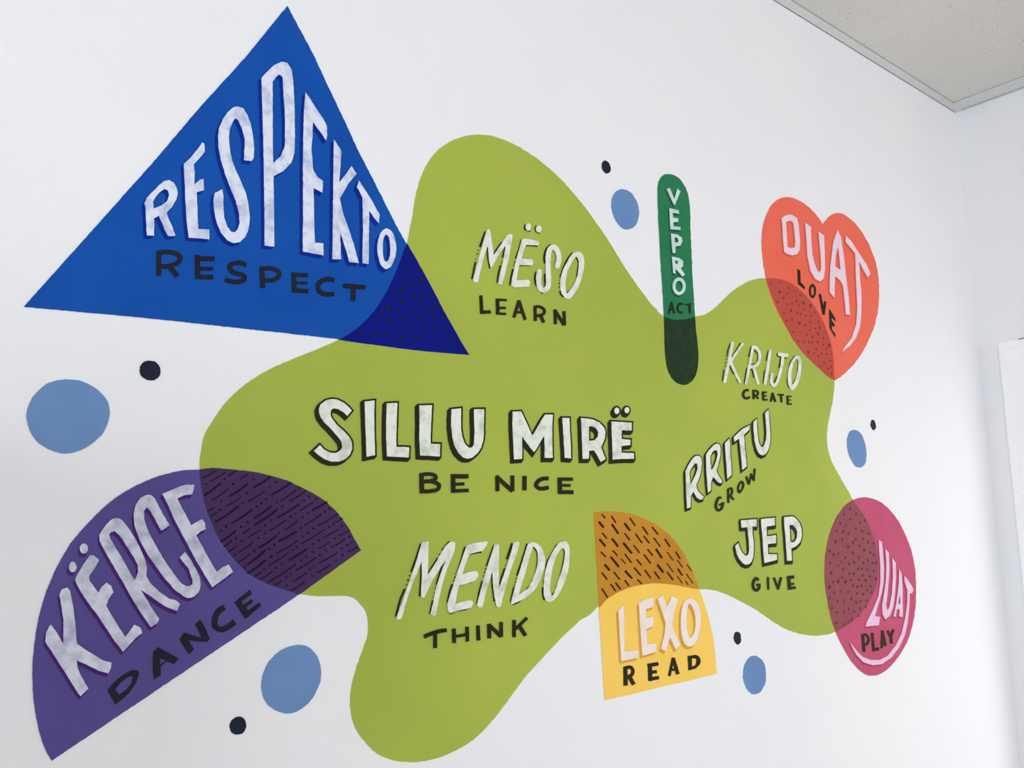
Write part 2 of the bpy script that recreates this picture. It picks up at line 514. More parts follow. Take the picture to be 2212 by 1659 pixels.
def parse(src, tile):
    """'P x y ..' outline ('p' rounded), 'H'/'h' its hole, 'S w x y ..' brush stroke ('s' curved, 'C'/'c' round-ended),
    'O cx cy rx ry hx hy' ring, 'E cx cy rx ry tilt' disc; '@t' changes tile."""
    items = []
    for chunk in src.split(';'):
        tk = chunk.split()
        if not tk:
            continue
        cmd, tk = tk[0], tk[1:]
        cur = tile
        if cmd in 'OE':
            x0, y0, s = TILES[cur]
            v = [float(t) for t in tk]
            if cmd == 'E':
                cx, cy, rx, ry = v[:4]
                tilt = math.radians(v[4]) if len(v) > 4 else 0
                pts = []
                for k in range(18):
                    a = 2 * math.pi * k / 18
                    u, w_ = rx * math.cos(a), ry * math.sin(a)
                    pts.append((x0 + (cx + u * math.cos(tilt) - w_ * math.sin(tilt)) / s, y0 + (cy + u * math.sin(tilt) + w_ * math.cos(tilt)) / s))
                items.append(['poly', pts, []])
            else:
                cx, cy, rx, ry, hx, hy = v
                ring = [[(x0 + (cx + a_ * math.cos(2 * math.pi * k / 28)) / s, y0 + (cy + b_ * math.sin(2 * math.pi * k / 28)) / s)
                         for k in range(28)] for a_, b_ in ((rx, ry), (hx, hy))]
                items.append(['poly', ring[0], [ring[1]]])
            continue
        width = None
        if cmd in 'SsCc':
            width = float(tk[0])
            tk = tk[1:]
            width /= TILES[cur][2]
        pts, i = [], 0
        while i < len(tk):
            if tk[i][0] == '@':
                cur = tk[i][1]
                i += 1
                continue
            x0, y0, s = TILES[cur]
            pts.append((x0 + float(tk[i]) / s, y0 + float(tk[i + 1]) / s))
            i += 2
        if cmd in 'Pp':
            items.append(['poly', catmull(pts, True) if cmd == 'p' else pts, []])
        elif cmd in 'Hh':
            items[-1][2].append(catmull(pts, True) if cmd == 'h' else pts)
        else:
            if cmd in 'sc':
                pts = catmull(pts, False, 6)
            items.append(['stroke', pts, width, cmd in 'Cc'])
    return items


def grow(items, e):
    out = []
    for it in items:
        if it[0] == 'poly':
            holes = [offset_poly(h, -e) for h in it[2]]
            out.append(['poly', offset_poly(it[1], e), holes])
        else:
            pts = list(it[1])
            if not it[3]:
                for k, o_ in ((0, 1), (-1, -2)):
                    a, b = pts[k], pts[o_]
                    l = math.hypot(a[0] - b[0], a[1] - b[1]) or 1
                    pts[k] = (a[0] + (a[0] - b[0]) / l * e, a[1] + (a[1] - b[1]) / l * e)
            out.append(['stroke', pts, it[2] + 2 * e, it[3]])
    return out


def shift(items, dx, dy):
    mv = lambda p: (p[0] + dx, p[1] + dy)
    out = []
    for it in items:
        if it[0] == 'poly':
            out.append(['poly', [mv(p) for p in it[1]], [[mv(p) for p in h] for h in it[2]]])
        else:
            out.append(['stroke', [mv(p) for p in it[1]], it[2], it[3]])
    return out


def brush_mesh(items, lift, thick=0.0006, amp=0.45, step=5.0):
    thick = min(thick, lift - 0.00005)
    vs, fs = [], []
    n_done = 0
    for it in items:
        h = lift + 0.00002 * n_done
        n_done += 1
        if it[0] == 'poly':
            loops = []
            for lp in [it[1]] + it[2]:
                q = [wobble(x, y, amp) for x, y in densify(lp, step)]
                loops.append(q)
            flat = [p for lp in loops for p in lp]
            tris = tessellate_polygon([[Vector((x, y, 0)) for x, y in lp] for lp in loops])
            b = len(vs)
            vs += [on_wall(x, y, h) for x, y in flat]
            for t in tris:
                p, q, r = (flat[i] for i in t)
                cr = (q[0] - p[0]) * (r[1] - p[1]) - (q[1] - p[1]) * (r[0] - p[0])
                t = tuple(t) if cr < 0 else tuple(reversed(t))
                fs.append(tuple(b + i for i in t))
            b2 = len(vs)
            vs += [on_wall(x, y, h - thick) for x, y in flat]
            k0 = 0
            for lp in loops:
                n = len(lp)
                for k in range(n):
                    i, j = k0 + k, k0 + (k + 1) % n
                    fs.append((b + i, b + j, b2 + j, b2 + i))
                k0 += n
        else:
            pts = densify(it[1], step, closed=False)
            clean = [pts[0]]
            for p in pts[1:]:
                if math.hypot(p[0] - clean[-1][0], p[1] - clean[-1][1]) > 0.05:
                    clean.append(p)
            pts, hw = clean, it[2] / 2
            n = len(pts)
            if n < 2:
                continue
            left, right = [], []
            for k in range(n):
                a, c_ = pts[max(k - 1, 0)], pts[min(k + 1, n - 1)]
                b_ = pts[k]
                d1 = (b_[0] - a[0], b_[1] - a[1]) if k > 0 else (c_[0] - b_[0], c_[1] - b_[1])
                d2 = (c_[0] - b_[0], c_[1] - b_[1]) if k < n - 1 else d1
                l1, l2 = math.hypot(*d1), math.hypot(*d2)
                nx = -(d1[1] / l1 + d2[1] / l2)
                ny = d1[0] / l1 + d2[0] / l2
                q = max(nx * nx + ny * ny, 1.4)
                w_ = 2 * hw / q
                left.append((b_[0] + nx * w_, b_[1] + ny * w_))
                right.append((b_[0] - nx * w_, b_[1] - ny * w_))
            if it[3]:                                   # round ends
                def cap(p, q, r0):
                    a0 = math.atan2(r0[1] - p[1], r0[0] - p[0])
                    return [(p[0] + hw * math.cos(a0 - math.pi * s / 5), p[1] + hw * math.sin(a0 - math.pi * s / 5)) for s in range(1, 5)]
            L = [wobble(x, y, amp) for x, y in left]
            R_ = [wobble(x, y, amp) for x, y in right]
            b = len(vs)
            for p, q in zip(L, R_):
                vs.append(on_wall(*p, h))
                vs.append(on_wall(*q, h))
            b2 = len(vs)
            for p, q in zip(L, R_):
                vs.append(on_wall(*p, h - thick))
                vs.append(on_wall(*q, h - thick))
            for k in range(n - 1):
                i = 2 * k
                fs.append((b + i, b + i + 1, b + i + 3, b + i + 2))
                fs.append((b + i, b + i + 2, b2 + i + 2, b2 + i))
                fs.append((b + i + 1, b2 + i + 1, b2 + i + 3, b + i + 3))
            fs.append((b, b2, b2 + 1, b + 1))
            e = 2 * (n - 1)
            fs.append((b + e, b + e + 1, b2 + e + 1, b2 + e))
            if it[3]:
                for p, q in ((pts[0], pts[1]), (pts[-1], pts[-2])):
                    ring = [wobble(p[0] + hw * math.cos(2 * math.pi * s / 14), p[1] + hw * math.sin(2 * math.pi * s / 14), amp) for s in range(14)]
                    b = len(vs)
                    vs += [on_wall(x, y, h - 0.00001) for x, y in ring]
                    fs.append(tuple(b + s for s in reversed(range(14))))
                    b2 = len(vs)
                    vs += [on_wall(x, y, h - thick) for x, y in ring]
                    for s in range(14):
                        fs.append((b + s, b + (s + 1) % 14, b2 + (s + 1) % 14, b2 + s))
    return vs, fs


def brush(name, items, lift, mat, parent=None, label=None, amp=0.45, step=5.0, thick=0.0006):
    vs, fs = brush_mesh(items, lift, thick=thick, amp=amp, step=step)
    o = link_mesh(name, vs, fs, M[mat], parent)
    if label:
        o['label'] = label
    return o


def shape(name, tile, src, mat, label, category, group=None, lift=0.0009, amp=0.7):
    o = brush(name, parse(src, tile), lift, mat, amp=amp, step=4.0, thick=0.00085 if name == 'painted_dot' else (0.00045 if lift < 0.0006 else 0.00038))
    o['label'] = label
    o['category'] = category
    if group:
        o['group'] = group
    return o


def word(parent, tile, label, mat, letters, lift=0.0022, shadow=None, amp=0.4, what='letter'):
    """letters: list of (character, strokes).  shadow: (material, dx, dy, grow) in measured units, or explicit strokes per letter."""
    parsed = [(t[0], parse(t[1], tile), parse(t[2], tile) if len(t) > 2 else None) for t in letters]
    pts = [p for ch, its, ex in parsed for it in its for p in it[1]]
    cx, cy = sum(p[0] for p in pts) / len(pts), sum(p[1] for p in pts) / len(pts)
    root = empty('lettering', on_wall(cx, cy, lift), parent)
    root['label'] = label
    for ch, its, ex in parsed:
        if ex:
            brush('letter_shadow', ex, lift - 0.0004, 'black', root, amp=amp * 0.6)
        elif shadow:
            sm, dx, dy, g = shadow
            base = grow(its, g) if g else its
            n = 3
            cast = []
            if g:
                cast += base
            for k in range(1, n + 1):
                cast += shift(base, dx * k / n, dy * k / n)
            # stacked passes of the same dark paint, a hair apart
            brush('letter_shadow', cast, lift - 0.0006, sm, root, amp=amp)
        brush('letter', its, lift, mat, root, '%s %s' % (what, ch), amp=amp)
    return root


# ---- the shapes, back to front
EDGE_HEART = 'Z 1222 102 1300 103 1400 120 1500 165 1580 230 1660 310 1740 420 1800 520 1850 640 1890 760 1915 880 1925 1000 1930 1165'
blob = shape('painted_blob', 'W',
    'p 640 37 700 40 780 58 860 90 950 135 1050 200 1150 280 1250 375 1330 465 1400 550 1480 660 1560 775 1640 905 1720 1035 1800 1145 1880 1250 1930 1300 '
    '@Z 60 410 150 490 230 530 300 537 400 527 482 503 560 485 640 450 720 385 800 305 870 240 940 190 1010 150 1080 120 1150 105 1222 102 '
    '1300 103 1400 120 1500 165 1580 230 1660 310 1740 420 1800 520 1850 640 1890 760 1915 880 1925 1000 1930 1165 '
    '@c 300 210 298 330 285 420 262 530 240 640 225 760 228 880 250 990 285 1080 340 1180 400 1290 450 1370 495 1460 '
    '@T 340 150 390 225 440 330 480 440 500 540 510 640 508 740 490 840 460 920 420 990 360 1070 300 1130 220 1190 138 1230 '
    '@a 1960 1195 1860 1208 1780 1202 1700 1185 1620 1155 1540 1110 1460 1055 1380 1000 1300 955 1200 905 1120 870 1040 850 940 842 '
    '870 832 780 810 700 800 600 797 500 810 400 835 320 870 220 935 150 980 90 1040 0 1095 '
    '@Y 2040 515 1960 590 1860 690 1760 800 1660 910 1570 1030 1490 1140 1400 1250 1290 1360 1190 1425 1080 1480 960 1515 860 1530 760 1525 680 1510 '
    '580 1465 500 1385 430 1290 400 1200 388 1110 395 1010 420 890 460 770 500 660 518 590 518 510 500 440 460 380 410 340 350 327 260 327 150 328 20 310 '
    '@U 1180 1590 1060 1550 940 1510 820 1460 720 1405 640 1350 560 1270 480 1180 400 1080 330 980 260 860 200 720 150 590 110 440 80 290 62 150 65 85 '
    '@X 33 780 45 700 65 620 110 540 170 450 250 360 350 280 480 200 640 130 780 75 920 12 '
    '@V 100 1290 220 1200 330 1090 430 980 510 860 580 740 650 600 700 490 750 360 800 220 850 100 '
    '@W 150 710 170 610 185 500 205 420 225 350 255 280 300 205 370 130 450 80 540 47 600 40',
    'green', 'big lime green painted blob at the centre of the mural, lettered SILLU MIRË', 'painted shape', lift=0.0005)

tri = shape('painted_triangle', 'h',
    'P 1240 26 @B 405 0 520 250 640 500 740 720 840 910 930 1090 1020 1270 1100 1410 @V 940 250 1040 430 1130 590 1230 780 1340 1000 1450 1190 1560 1390 1675 1578 '
    '1400 1555 1100 1530 800 1495 400 1440 150 1408 0 1385 @h 1460 1465 1100 1425 620 1373 102 1326 @A 0 1000 150 830 480 440 880 0',
    'blue', 'large blue painted triangle with the white word RESPEKTO', 'painted shape')
o = brush('overlap', parse(
    'P 850 100 940 250 1040 430 1130 590 1230 780 1340 1000 1450 1190 1560 1390 1675 1578 1400 1555 1100 1530 800 1495 400 1440 150 1408 0 1385 -58 1376 '
    '0 1350 100 1290 220 1200 330 1090 430 980 510 860 580 740 650 600 700 490 750 360 800 220', 'V'), 0.0012, 'navy', tri,
    'navy corner where the triangle crosses the green blob')
DOTS_V = ('855 220 893 392 820 432 1005 438 797 555 918 610 1040 600 838 680 768 718 648 742 1052 750 1160 818 940 800 1030 862 772 875 598 958 1245 930 '
          '725 990 935 975 1095 992 1178 978 490 1012 805 1080 428 1105 1030 1090 1197 1108 1312 1075 615 1135 763 1203 918 1188 1065 1243 1200 1258 '
          '1352 1240 225 1275 412 1300 565 1285 773 1362 900 1340 1018 1358 1458 1345 1325 1388 1187 1418 1437 1475 1570 1502')
BIG_V = {(940, 800), (598, 958), (615, 1135), (225, 1275), (1040, 600), (773, 1362), (768, 718)}


def dots(name, parent, tile, src, rx, ry, mat, big=(), lift=0.0015, factor=1.35):
    v = [float(t) for t in src.split()]
    rnd = random.Random(len(v))
    for x, y in zip(v[::2], v[1::2]):
        k = factor if (x, y) in big else rnd.uniform(0.82, 1.08)
        brush(name, parse('E %g %g %g %g %g' % (x, y, rx * k, ry * k, rnd.uniform(-15, 15)), tile), lift, mat, parent, amp=0.3, step=9)


dots('dot', o, 'V', DOTS_V, 23, 29, 'dot_navy', BIG_V)

purple = shape('painted_half_circle', 'b',
    'P 980 37 940 36 900 40 850 48 800 60 750 75 700 95 640 122 580 155 520 195 470 235 420 283 370 335 325 385 280 440 245 500 210 560 180 628 150 700 128 770 110 840 '
    '95 920 85 1000 77 1075 75 1150 78 1240 85 1320 97 1390 110 1450 130 1520 155 1575 180 1618 @U 1290 1628 2052 1080 2030 1040 2010 1000 1950 900 1900 800 1820 690 1740 590 1600 460 1450 370 1300 295 '
    '1150 220 1000 175 850 135 700 105 500 85 300 65 200 62 130 70 65 80',
    'purple', 'purple painted half circle leaning at the lower left, lettered KËRCE', 'painted shape')
o = brush('overlap', parse(
    'P 65 82 130 70 200 62 300 65 500 85 700 105 850 135 1000 175 1150 220 1300 295 1450 370 1600 460 1740 590 1820 690 1900 800 1950 900 2010 1000 2030 1040 2052 1080 1290 1628 '
    '1180 1590 1060 1550 940 1510 820 1460 720 1405 640 1350 560 1270 480 1180 400 1080 330 980 260 860 200 720 150 590 110 440 80 290 62 150', 'U'),
    0.0012, 'plum', purple, 'dark plum part where the half circle crosses the green blob')
TICKS_U = ('90 188 260 98; 200 222 368 120; 412 157 512 92; 560 200 645 140; 720 308 935 172; 120 400 312 255; 215 462 408 325; 432 410 650 262; '
           '952 395 1185 245; 668 470 858 350; 382 538 560 430; 1062 465 1248 338; 1170 473 1380 340; 175 590 240 548; 205 655 272 610; 255 732 540 535; '
           '460 742 710 578; 738 680 942 535; 738 768 1015 578; 1030 670 1285 512; 1297 590 1462 483; 1452 582 1630 487; 1355 770 1565 632; 1535 770 1765 628; '
           '1738 733 1825 690; 330 970 500 842; 598 865 675 812; 665 915 800 832; 920 838 1130 705; 1115 828 1268 715; 368 1030 458 958; 418 1100 512 1028; '
           '1030 970 1250 850; 1322 995 1598 825; 1588 922 1770 822; 1792 898 1910 830; 795 1048 1005 903; 548 1103 720 980; 540 1228 640 1155; 652 1255 870 1080; '
           '1012 1117 1275 958; 1165 1200 1378 1065; 1535 1057 1670 975; 1690 1045 1855 942; 1928 988 1953 970; 1893 1098 2010 1035; 912 1267 1150 1113; '
           '660 1362 868 1205; 1530 1235 1755 1113; 740 1398 825 1348; 812 1435 955 1342; 908 1472 1245 1252; 1255 1325 1495 1168; 1513 1357 1672 1257; '
           '985 1515 1072 1457; 1210 1465 1372 1362; 1190 1575 1360 1470')
BOLD_U = {432, 255, 460, 738, 1030, 1165, 652, 952, 330, 120, 660, 720, 1452, 795}
for t in TICKS_U.split(';'):
    v = [float(q) for q in t.split()]
    sag = math.hypot(v[2] - v[0], v[3] - v[1]) * 0.018
    mx_, my_ = (v[0] + v[2]) / 2 + sag * 0.5, (v[1] + v[3]) / 2 + sag
    brush('dash', parse('c %g %g %g %g %g %g %g' % (24 if v[0] in BOLD_U else 16, v[0], v[1], mx_, my_, v[2], v[3]), 'U'), 0.0015, 'mark_plum', o, amp=0.45)
dots('dot', o, 'U', '140 265 372 200 475 262 730 200 1007 237 927 295 640 372 330 475 590 495 765 540 818 500 878 450 1012 490 1080 532 1293 308 1412 418 1498 447 '
     '1348 465 310 583 1243 627 1185 665 1402 623 1330 675 1608 602 1665 567 387 785 325 832 655 730 573 790 870 772 950 712 1308 802 1465 808 1660 790 1710 755 '
     '1818 780 508 928 580 968 787 928 867 870 1040 868 1395 860 1330 908 1530 957 1725 933 1908 910 497 1137 735 1085 668 1132 918 1062 980 1013 1213 1073 '
     '1258 1035 1460 1003 1458 1102 1620 1083 1885 1015 1815 1057 943 1157 1078 1240 1315 1207 1380 1160 1545 1143 1825 1140 1745 1203 615 1290 855 1308 '
     '1003 1298 1470 1277 1422 1315 1180 1372 1130 1410 1450 1397 1135 1515', 15, 15, 'mark_plum', {(943, 1157)})

bar = shape('painted_bar', 'K',
    'p 250 80 310 88 370 125 420 185 455 260 475 340 490 480 492 650 500 850 510 1080 522 1300 538 1540 @Z 490 600 505 740 517 900 512 1020 490 1110 450 1170 '
    '390 1208 330 1205 270 1170 220 1100 190 1010 172 880 166 700 162 520 @K 208 1500 203 1400 190 1200 175 950 165 750 152 500 146 300 150 200 170 130 205 92',
    'forest', 'upright dark green painted bar with rounded ends, lettered VEPRO', 'painted shape')
brush('overlap', parse('P 162 502 230 528 300 535 400 527 483 505 490 600 497 665 505 740 513 820 517 900 517 960 512 1020 503 1067 490 1110 472 1143 450 1170 '
                       '420 1193 390 1206 360 1209 330 1204 298 1190 270 1170 243 1138 220 1100 202 1057 190 1010 179 945 172 880 167 790 166 700 163 600', 'Z'),
      0.0012, 'dark_green', bar, 'blackish green foot where the bar crosses the blob')

heart = shape('painted_heart', 'L',
    'P 568 288 580 268 590 255 608 233 630 215 653 202 680 195 710 196 740 205 770 222 800 245 830 275 860 310 892 353 920 400 948 450 970 500 992 560 1010 620 1023 680 '
    '1030 740 1035 810 1036 880 1030 960 1020 1040 1003 1110 980 1180 952 1245 920 1310 887 1367 850 1420 810 1470 760 1520 715 1560 665 1590 630 1568 600 1540 '
    '550 1498 500 1455 450 1405 400 1350 350 1282 300 1210 250 1128 200 1040 163 960 130 880 107 800 90 720 75 640 65 560 59 490 57 430 60 375 65 320 74 280 '
    '85 240 101 197 120 160 144 122 170 95 200 76 230 65 260 61 290 62 320 69 350 80 390 102 430 130 465 160 500 195 535 240',
    'coral', 'coral red painted heart at the upper right of the mural, lettered DUAT', 'painted shape')
o = brush('overlap', parse(
    'P 1222 102 1260 101 1300 103 1350 109 1400 120 1450 140 1500 165 1540 195 1580 230 1620 268 1660 310 1702 362 1740 420 1772 470 1800 520 1828 580 1850 640 1872 700 1890 760 1904 820 '
    '1915 880 1921 940 1925 1000 1929 1080 1932 1160 1898 1145 1850 1110 1790 1055 1720 990 1660 932 1600 870 1550 802 1500 730 1460 662 1420 590 1380 512 1340 430 1308 355 1280 280 1259 225 1240 170', 'Z'),
    0.0012, 'brick_red', heart, 'darker red part where the heart crosses the green blob')
v = [float(t) for t in ('130 782 203 772 282 822 327 845 205 858 265 867 375 880 237 905 185 937 343 930 403 947 272 957 308 953 365 965 462 968 405 993 500 1022 238 1027 300 1008 350 1027 '
     '382 1037 420 1050 468 1050 308 1083 262 1092 457 1107 368 1113 530 1103 418 1132 500 1157 540 1153 457 1170 320 1187 375 1192 430 1210 588 1190 525 1205 477 1227 '
     '572 1243 362 1263 410 1273 450 1273 475 1278 522 1272 568 1293 617 1300 593 1325 510 1330 443 1357 492 1363 553 1367 595 1373 525 1387 632 1370 625 1425 575 1440 '
     '542 1467 607 1492 637 1477 640 1533').split()]
rnd = random.Random(4)
for x, y in zip(v[::2], v[1::2]):
    k = 1.45 if (x, y) in {(205, 858), (403, 947), (617, 1300), (462, 968), (368, 1113), (443, 1357)} else rnd.uniform(0.75, 1.15)
    brush('heart_mark', parse('P %g %g %g %g %g %g %g %g %g %g %g %g' % (
        x - 9 * k, y - 11 * k, x - 4 * k, y - 11 * k, x, y - 3 * k, x + 4 * k, y - 10 * k, x + 8 * k, y - 8 * k, x + 1 * k, y + 11 * k), 'L'),
        0.0015, 'mark_red', o, amp=0.25, step=9)

quarter = shape('painted_quarter_circle', 'Q',
    'P 82 72 110 62 155 56 200 55 250 57 300 62 350 69 400 80 450 96 500 115 550 138 600 165 650 200 700 240 740 283 780 330 817 382 850 440 878 490 900 540 932 620 960 700 '
    '986 765 1010 830 1038 925 1060 1020 1078 1100 1090 1180 1101 1290 1110 1410 860 1470 600 1530 400 1580 178 1630 165 1450 150 1200 128 860 115 620 100 380 90 200',
    'yellow', 'yellow painted quarter circle with white word LEXO, green blob behind its top', 'painted shape')
o = brush('overlap', parse(
    'P 82 72 110 62 155 56 200 55 250 57 300 62 350 69 400 80 450 96 500 115 550 138 600 165 650 200 700 240 740 283 780 330 817 382 850 440 878 490 900 540 932 620 960 703 '
    '900 697 820 682 740 667 680 659 620 655 570 657 520 662 470 670 420 680 375 694 330 710 290 728 250 750 215 773 180 800 128 860 115 620 100 380 90 200', 'Q'),
    0.0012, 'ochre', quarter, 'ochre top where the yellow shape crosses the green blob')
TICKS_Q = ('150 80 178 112;228 95 268 152;125 142 165 192;232 162 288 243;338 155 385 217;382 110 428 178;487 183 535 250;568 187 620 250;152 235 192 282;'
           '340 238 382 296;430 243 486 320;498 260 547 322;583 276 637 352;673 286 718 352;130 288 180 348;232 282 286 350;328 318 400 406;414 337 464 403;530 372 575 425;'
           '600 368 652 446;764 392 802 450;142 392 183 438;240 380 280 425;340 410 398 484;693 395 744 465;225 435 292 520;310 450 348 494;440 455 480 505;502 416 556 490;'
           '778 458 822 524;172 498 215 548;612 500 662 565;690 487 744 562;858 498 898 555;418 523 476 592;782 533 822 592;148 566 195 624;250 562 300 625;343 550 400 615;'
           '507 543 557 613;587 558 632 620;692 560 744 628;778 595 820 657;855 577 908 657;848 635 870 668;222 660 266 720;264 650 306 706;340 628 376 678;446 625 482 660;'
           '150 698 198 776')
for t in TICKS_Q.split(';'):
    v = [float(q) for q in t.split()]
    wd = 18 if v[0] in (232, 600, 225, 172, 128, 130, 612, 343, 338, 328, 125) else (8 if v[0] in (778, 693, 848, 310, 690, 858, 855) else 12)
    brush('dash', parse('S %g %g %g %g %g' % (wd, *v), 'Q'), 0.0015, 'mark_brown', o, amp=0.4)

oval = shape('painted_oval', 'T',
    'p 380 60 450 65 540 105 620 175 690 270 750 390 800 520 830 670 842 820 838 1000 815 1160 780 1280 720 1400 650 1500 580 1570 500 1612 420 1612 350 1570 270 1480 '
    '200 1360 138 1230 100 1120 70 980 48 830 42 700 50 550 75 420 110 310 160 210 230 120 290 82 330 66',
    'magenta', 'tall pink painted oval at the right end of the mural, lettered LUAT', 'painted shape')
o = brush('overlap', parse(
    'P 292 84 318 116 340 150 366 186 390 225 416 275 440 330 462 385 480 440 492 490 500 540 507 590 510 640 510 690 508 740 501 790 490 840 477 880 460 920 442 956 420 990 390 1032 '
    '360 1070 330 1102 300 1130 262 1162 220 1190 180 1213 138 1230 118 1176 100 1120 84 1052 70 980 57 905 48 830 44 765 42 700 45 622 50 550 61 482 75 420 91 363 110 310 134 257 160 210 194 162 230 120 260 98', 'T'),
    0.0012, 'mauve', oval, 'dull mauve half where the oval crosses the green blob')
dots('dot', o, 'T', '264 157 318 203 213 203 268 248 178 282 228 305 352 278 397 258 315 332 368 352 145 352 203 357 250 375 427 378 137 445 193 427 313 425 378 420 290 450 '
     '418 450 246 488 345 482 470 460 85 527 387 520 440 540 121 560 163 550 288 547 340 582 470 562 418 608 88 632 222 583 190 620 161 655 255 637 300 628 378 628 '
     '460 632 494 630 97 718 205 690 335 682 368 682 415 688 470 702 258 722 298 727 376 738 437 750 195 757 115 797 160 792 224 797 267 780 340 775 400 782 490 770 '
     '82 840 290 828 362 832 330 840 445 835 124 890 180 877 246 885 417 868 450 888 322 898 378 905 85 940 277 945 155 968 210 970 318 975 356 962 410 962 103 1027 '
     '352 1030 400 1012 253 1035 150 1062 207 1063 300 1055 338 1092 275 1125 144 1153 210 1168 248 1147', 8.5, 13, 'mark_mauve', {(137, 445), (97, 718), (160, 792), (82, 840), (224, 797)})

# ---- loose dots on the wall
DOTS = [
    ('d', 'p 738 412 900 430 1040 480 1160 555 1280 670 1340 780 1357 880 1345 1000 1310 1110 1230 1250 1080 1380 900 1480 680 1520 540 1490 400 1425 240 1300 150 1120 118 960 '
          '140 830 210 680 320 560 450 465 590 425', 'sky_blue', 'largest light blue painted dot, at the far left under the triangle'),
    ('e', 'p 1220 98 1380 120 1490 210 1570 340 1605 500 1595 680 1540 830 1440 1000 1300 1130 1160 1200 1050 1215 900 1180 760 1090 680 980 640 850 635 720 670 560 740 400 '
          '860 260 1020 150', 'sky_blue', 'light blue painted dot below the purple half circle'),
    ('f', 'p 575 732 680 750 780 820 870 960 920 1150 910 1290 870 1410 790 1500 680 1530 580 1490 480 1390 410 1250 370 1100 370 980 400 860 470 765', 'sky_blue',
     'light blue painted dot beside the top of the green bar'),
    ('c', 'p 520 727 570 750 610 820 635 920 640 1000 625 1080 590 1118 555 1122 510 1090 465 1010 440 920 435 840 450 770 480 735', 'sky_blue',
     'light blue painted dot between the red heart and the pink oval'),
    ('g', 'p 700 690 800 715 905 810 955 950 975 1120 965 1270 915 1400 840 1500 740 1550 640 1530 560 1450 500 1330 465 1180 470 1020 500 890 570 770 630 705', 'sky_blue',
     'light blue painted dot low on the wall, right of yellow quarter circle'),
    ('d', 'p 1950 132 2030 148 2095 205 2116 280 2098 365 2030 420 1960 427 1880 400 1820 345 1808 270 1830 190 1885 145', 'ink', 'largest ink black painted dot, beneath the triangle'),
    ('e', 'p 280 1265 350 1295 383 1380 380 1450 330 1530 240 1558 160 1530 125 1460 130 1370 190 1295', 'ink', 'ink black painted dot near the lower edge, below the purple half circle'),
    ('f', 'p 250 158 310 190 350 260 358 330 335 390 285 413 240 395 195 330 178 250 200 185', 'ink', 'small ink black dot above the blue dot by the green bar'),
    ('c', 'p 707 618 730 645 740 690 730 722 715 730 695 705 684 665 690 630', 'ink', 'smallest ink black dot, under the heart'),
    ('g', 'p 332 150 385 185 412 260 412 350 390 415 343 435 295 405 262 330 260 250 285 180', 'ink', 'small ink black dot right of the yellow quarter circle'),
]
for tl, src, mt_, lb in DOTS:
    shape('painted_dot', tl, src, mt_, lb, 'painted dot', 'light blue dots around the mural' if mt_ == 'sky_blue' else 'ink black dots around the mural')

# ---- lettering on the triangle
word(tri, 'A', 'tall white brushed word RESPEKTO with a dark blue drop shadow', 'white_blue', [
    ('R', 'P 40 1205 55 1180 60 1165 110 1110 160 1060 205 1022 245 1018 280 1040 305 1085 312 1130 300 1180 270 1230 222 1285 240 1340 265 1390 278 1430 295 1470 262 1475 232 1472 '
          '210 1430 185 1370 158 1310 120 1328 120 1470 60 1468 55 1350 50 1240; H 112 1195 130 1160 170 1115 205 1090 230 1100 242 1140 225 1190 180 1225 115 1250'),
    ('E', 'P 362 885 420 835 470 770 510 712 528 720 532 790 490 840 442 890 450 950 448 1055 490 1015 522 1008 525 1100 468 1120 470 1200 475 1330 480 1415 570 1420 568 1500 '
          '400 1485 380 1300 372 1100 365 960'),
    ('S', 'P 850 855 855 770 858 690 835 600 805 530 780 515 760 545 738 600 728 670 735 760 755 860 790 950 830 1035 865 1120 885 1200 900 1330 888 1420 860 1480 820 1522 770 1532 715 1508 665 1450 630 1370 610 1280 602 1180 612 1125 675 1092 685 1150 682 1230 690 1320 715 1395 745 1435 775 1445 800 1420 815 1370 812 1290 785 1190 740 1080 695 960 662 850 642 740 640 650 650 590 680 520 720 465 765 425 800 418 845 435 880 490 905 560 925 660 935 760 930 840 915 865'),
    ('P', 'P 992 190 1040 135 1100 80 1160 55 1205 65 1240 120 1252 220 1262 400 1265 600 1262 800 1235 880 1170 945 1092 985 1095 1200 1098 1560 1018 1550 1018 1300 1012 900 '
          '1005 600 998 350; H 1085 220 1110 180 1140 158 1165 180 1175 350 1185 500 1185 740 1150 820 1090 880 1085 700 1085 400'),
    ('E', 'P @B 340 280 370 320 420 400 470 470 500 530 502 600 495 638 450 570 395 500 393 600 385 700 398 860 430 910 470 940 468 1030 400 990 405 1200 408 1340 412 1400 '
          '475 1405 475 1495 320 1465 322 1200 322 700 328 450 335 340'),
    ('K', 'P @B 552 632 580 670 608 720 603 800 592 950 640 890 682 830 722 885 660 960 600 1065 598 1080 620 1180 660 1290 700 1410 738 1552 668 1545 640 1450 600 1320 605 1525 '
          '540 1522 545 1200 548 900'),
    ('T', 'P @B 738 935 780 1000 850 1110 892 1190 888 1255 850 1210 815 1160 815 1300 812 1560 765 1552 770 1300 765 1060 725 985'),
    ('O', 'p @B 945 1292 985 1320 1010 1380 1018 1450 1005 1520 975 1580 940 1598 905 1570 885 1510 877 1440 885 1370 910 1315; '
          'h @B 943 1338 962 1360 972 1430 970 1490 955 1535 935 1540 920 1500 917 1430 922 1370'),
], shadow=('blue_shadow', -6, 6.5, 0), amp=0.6)
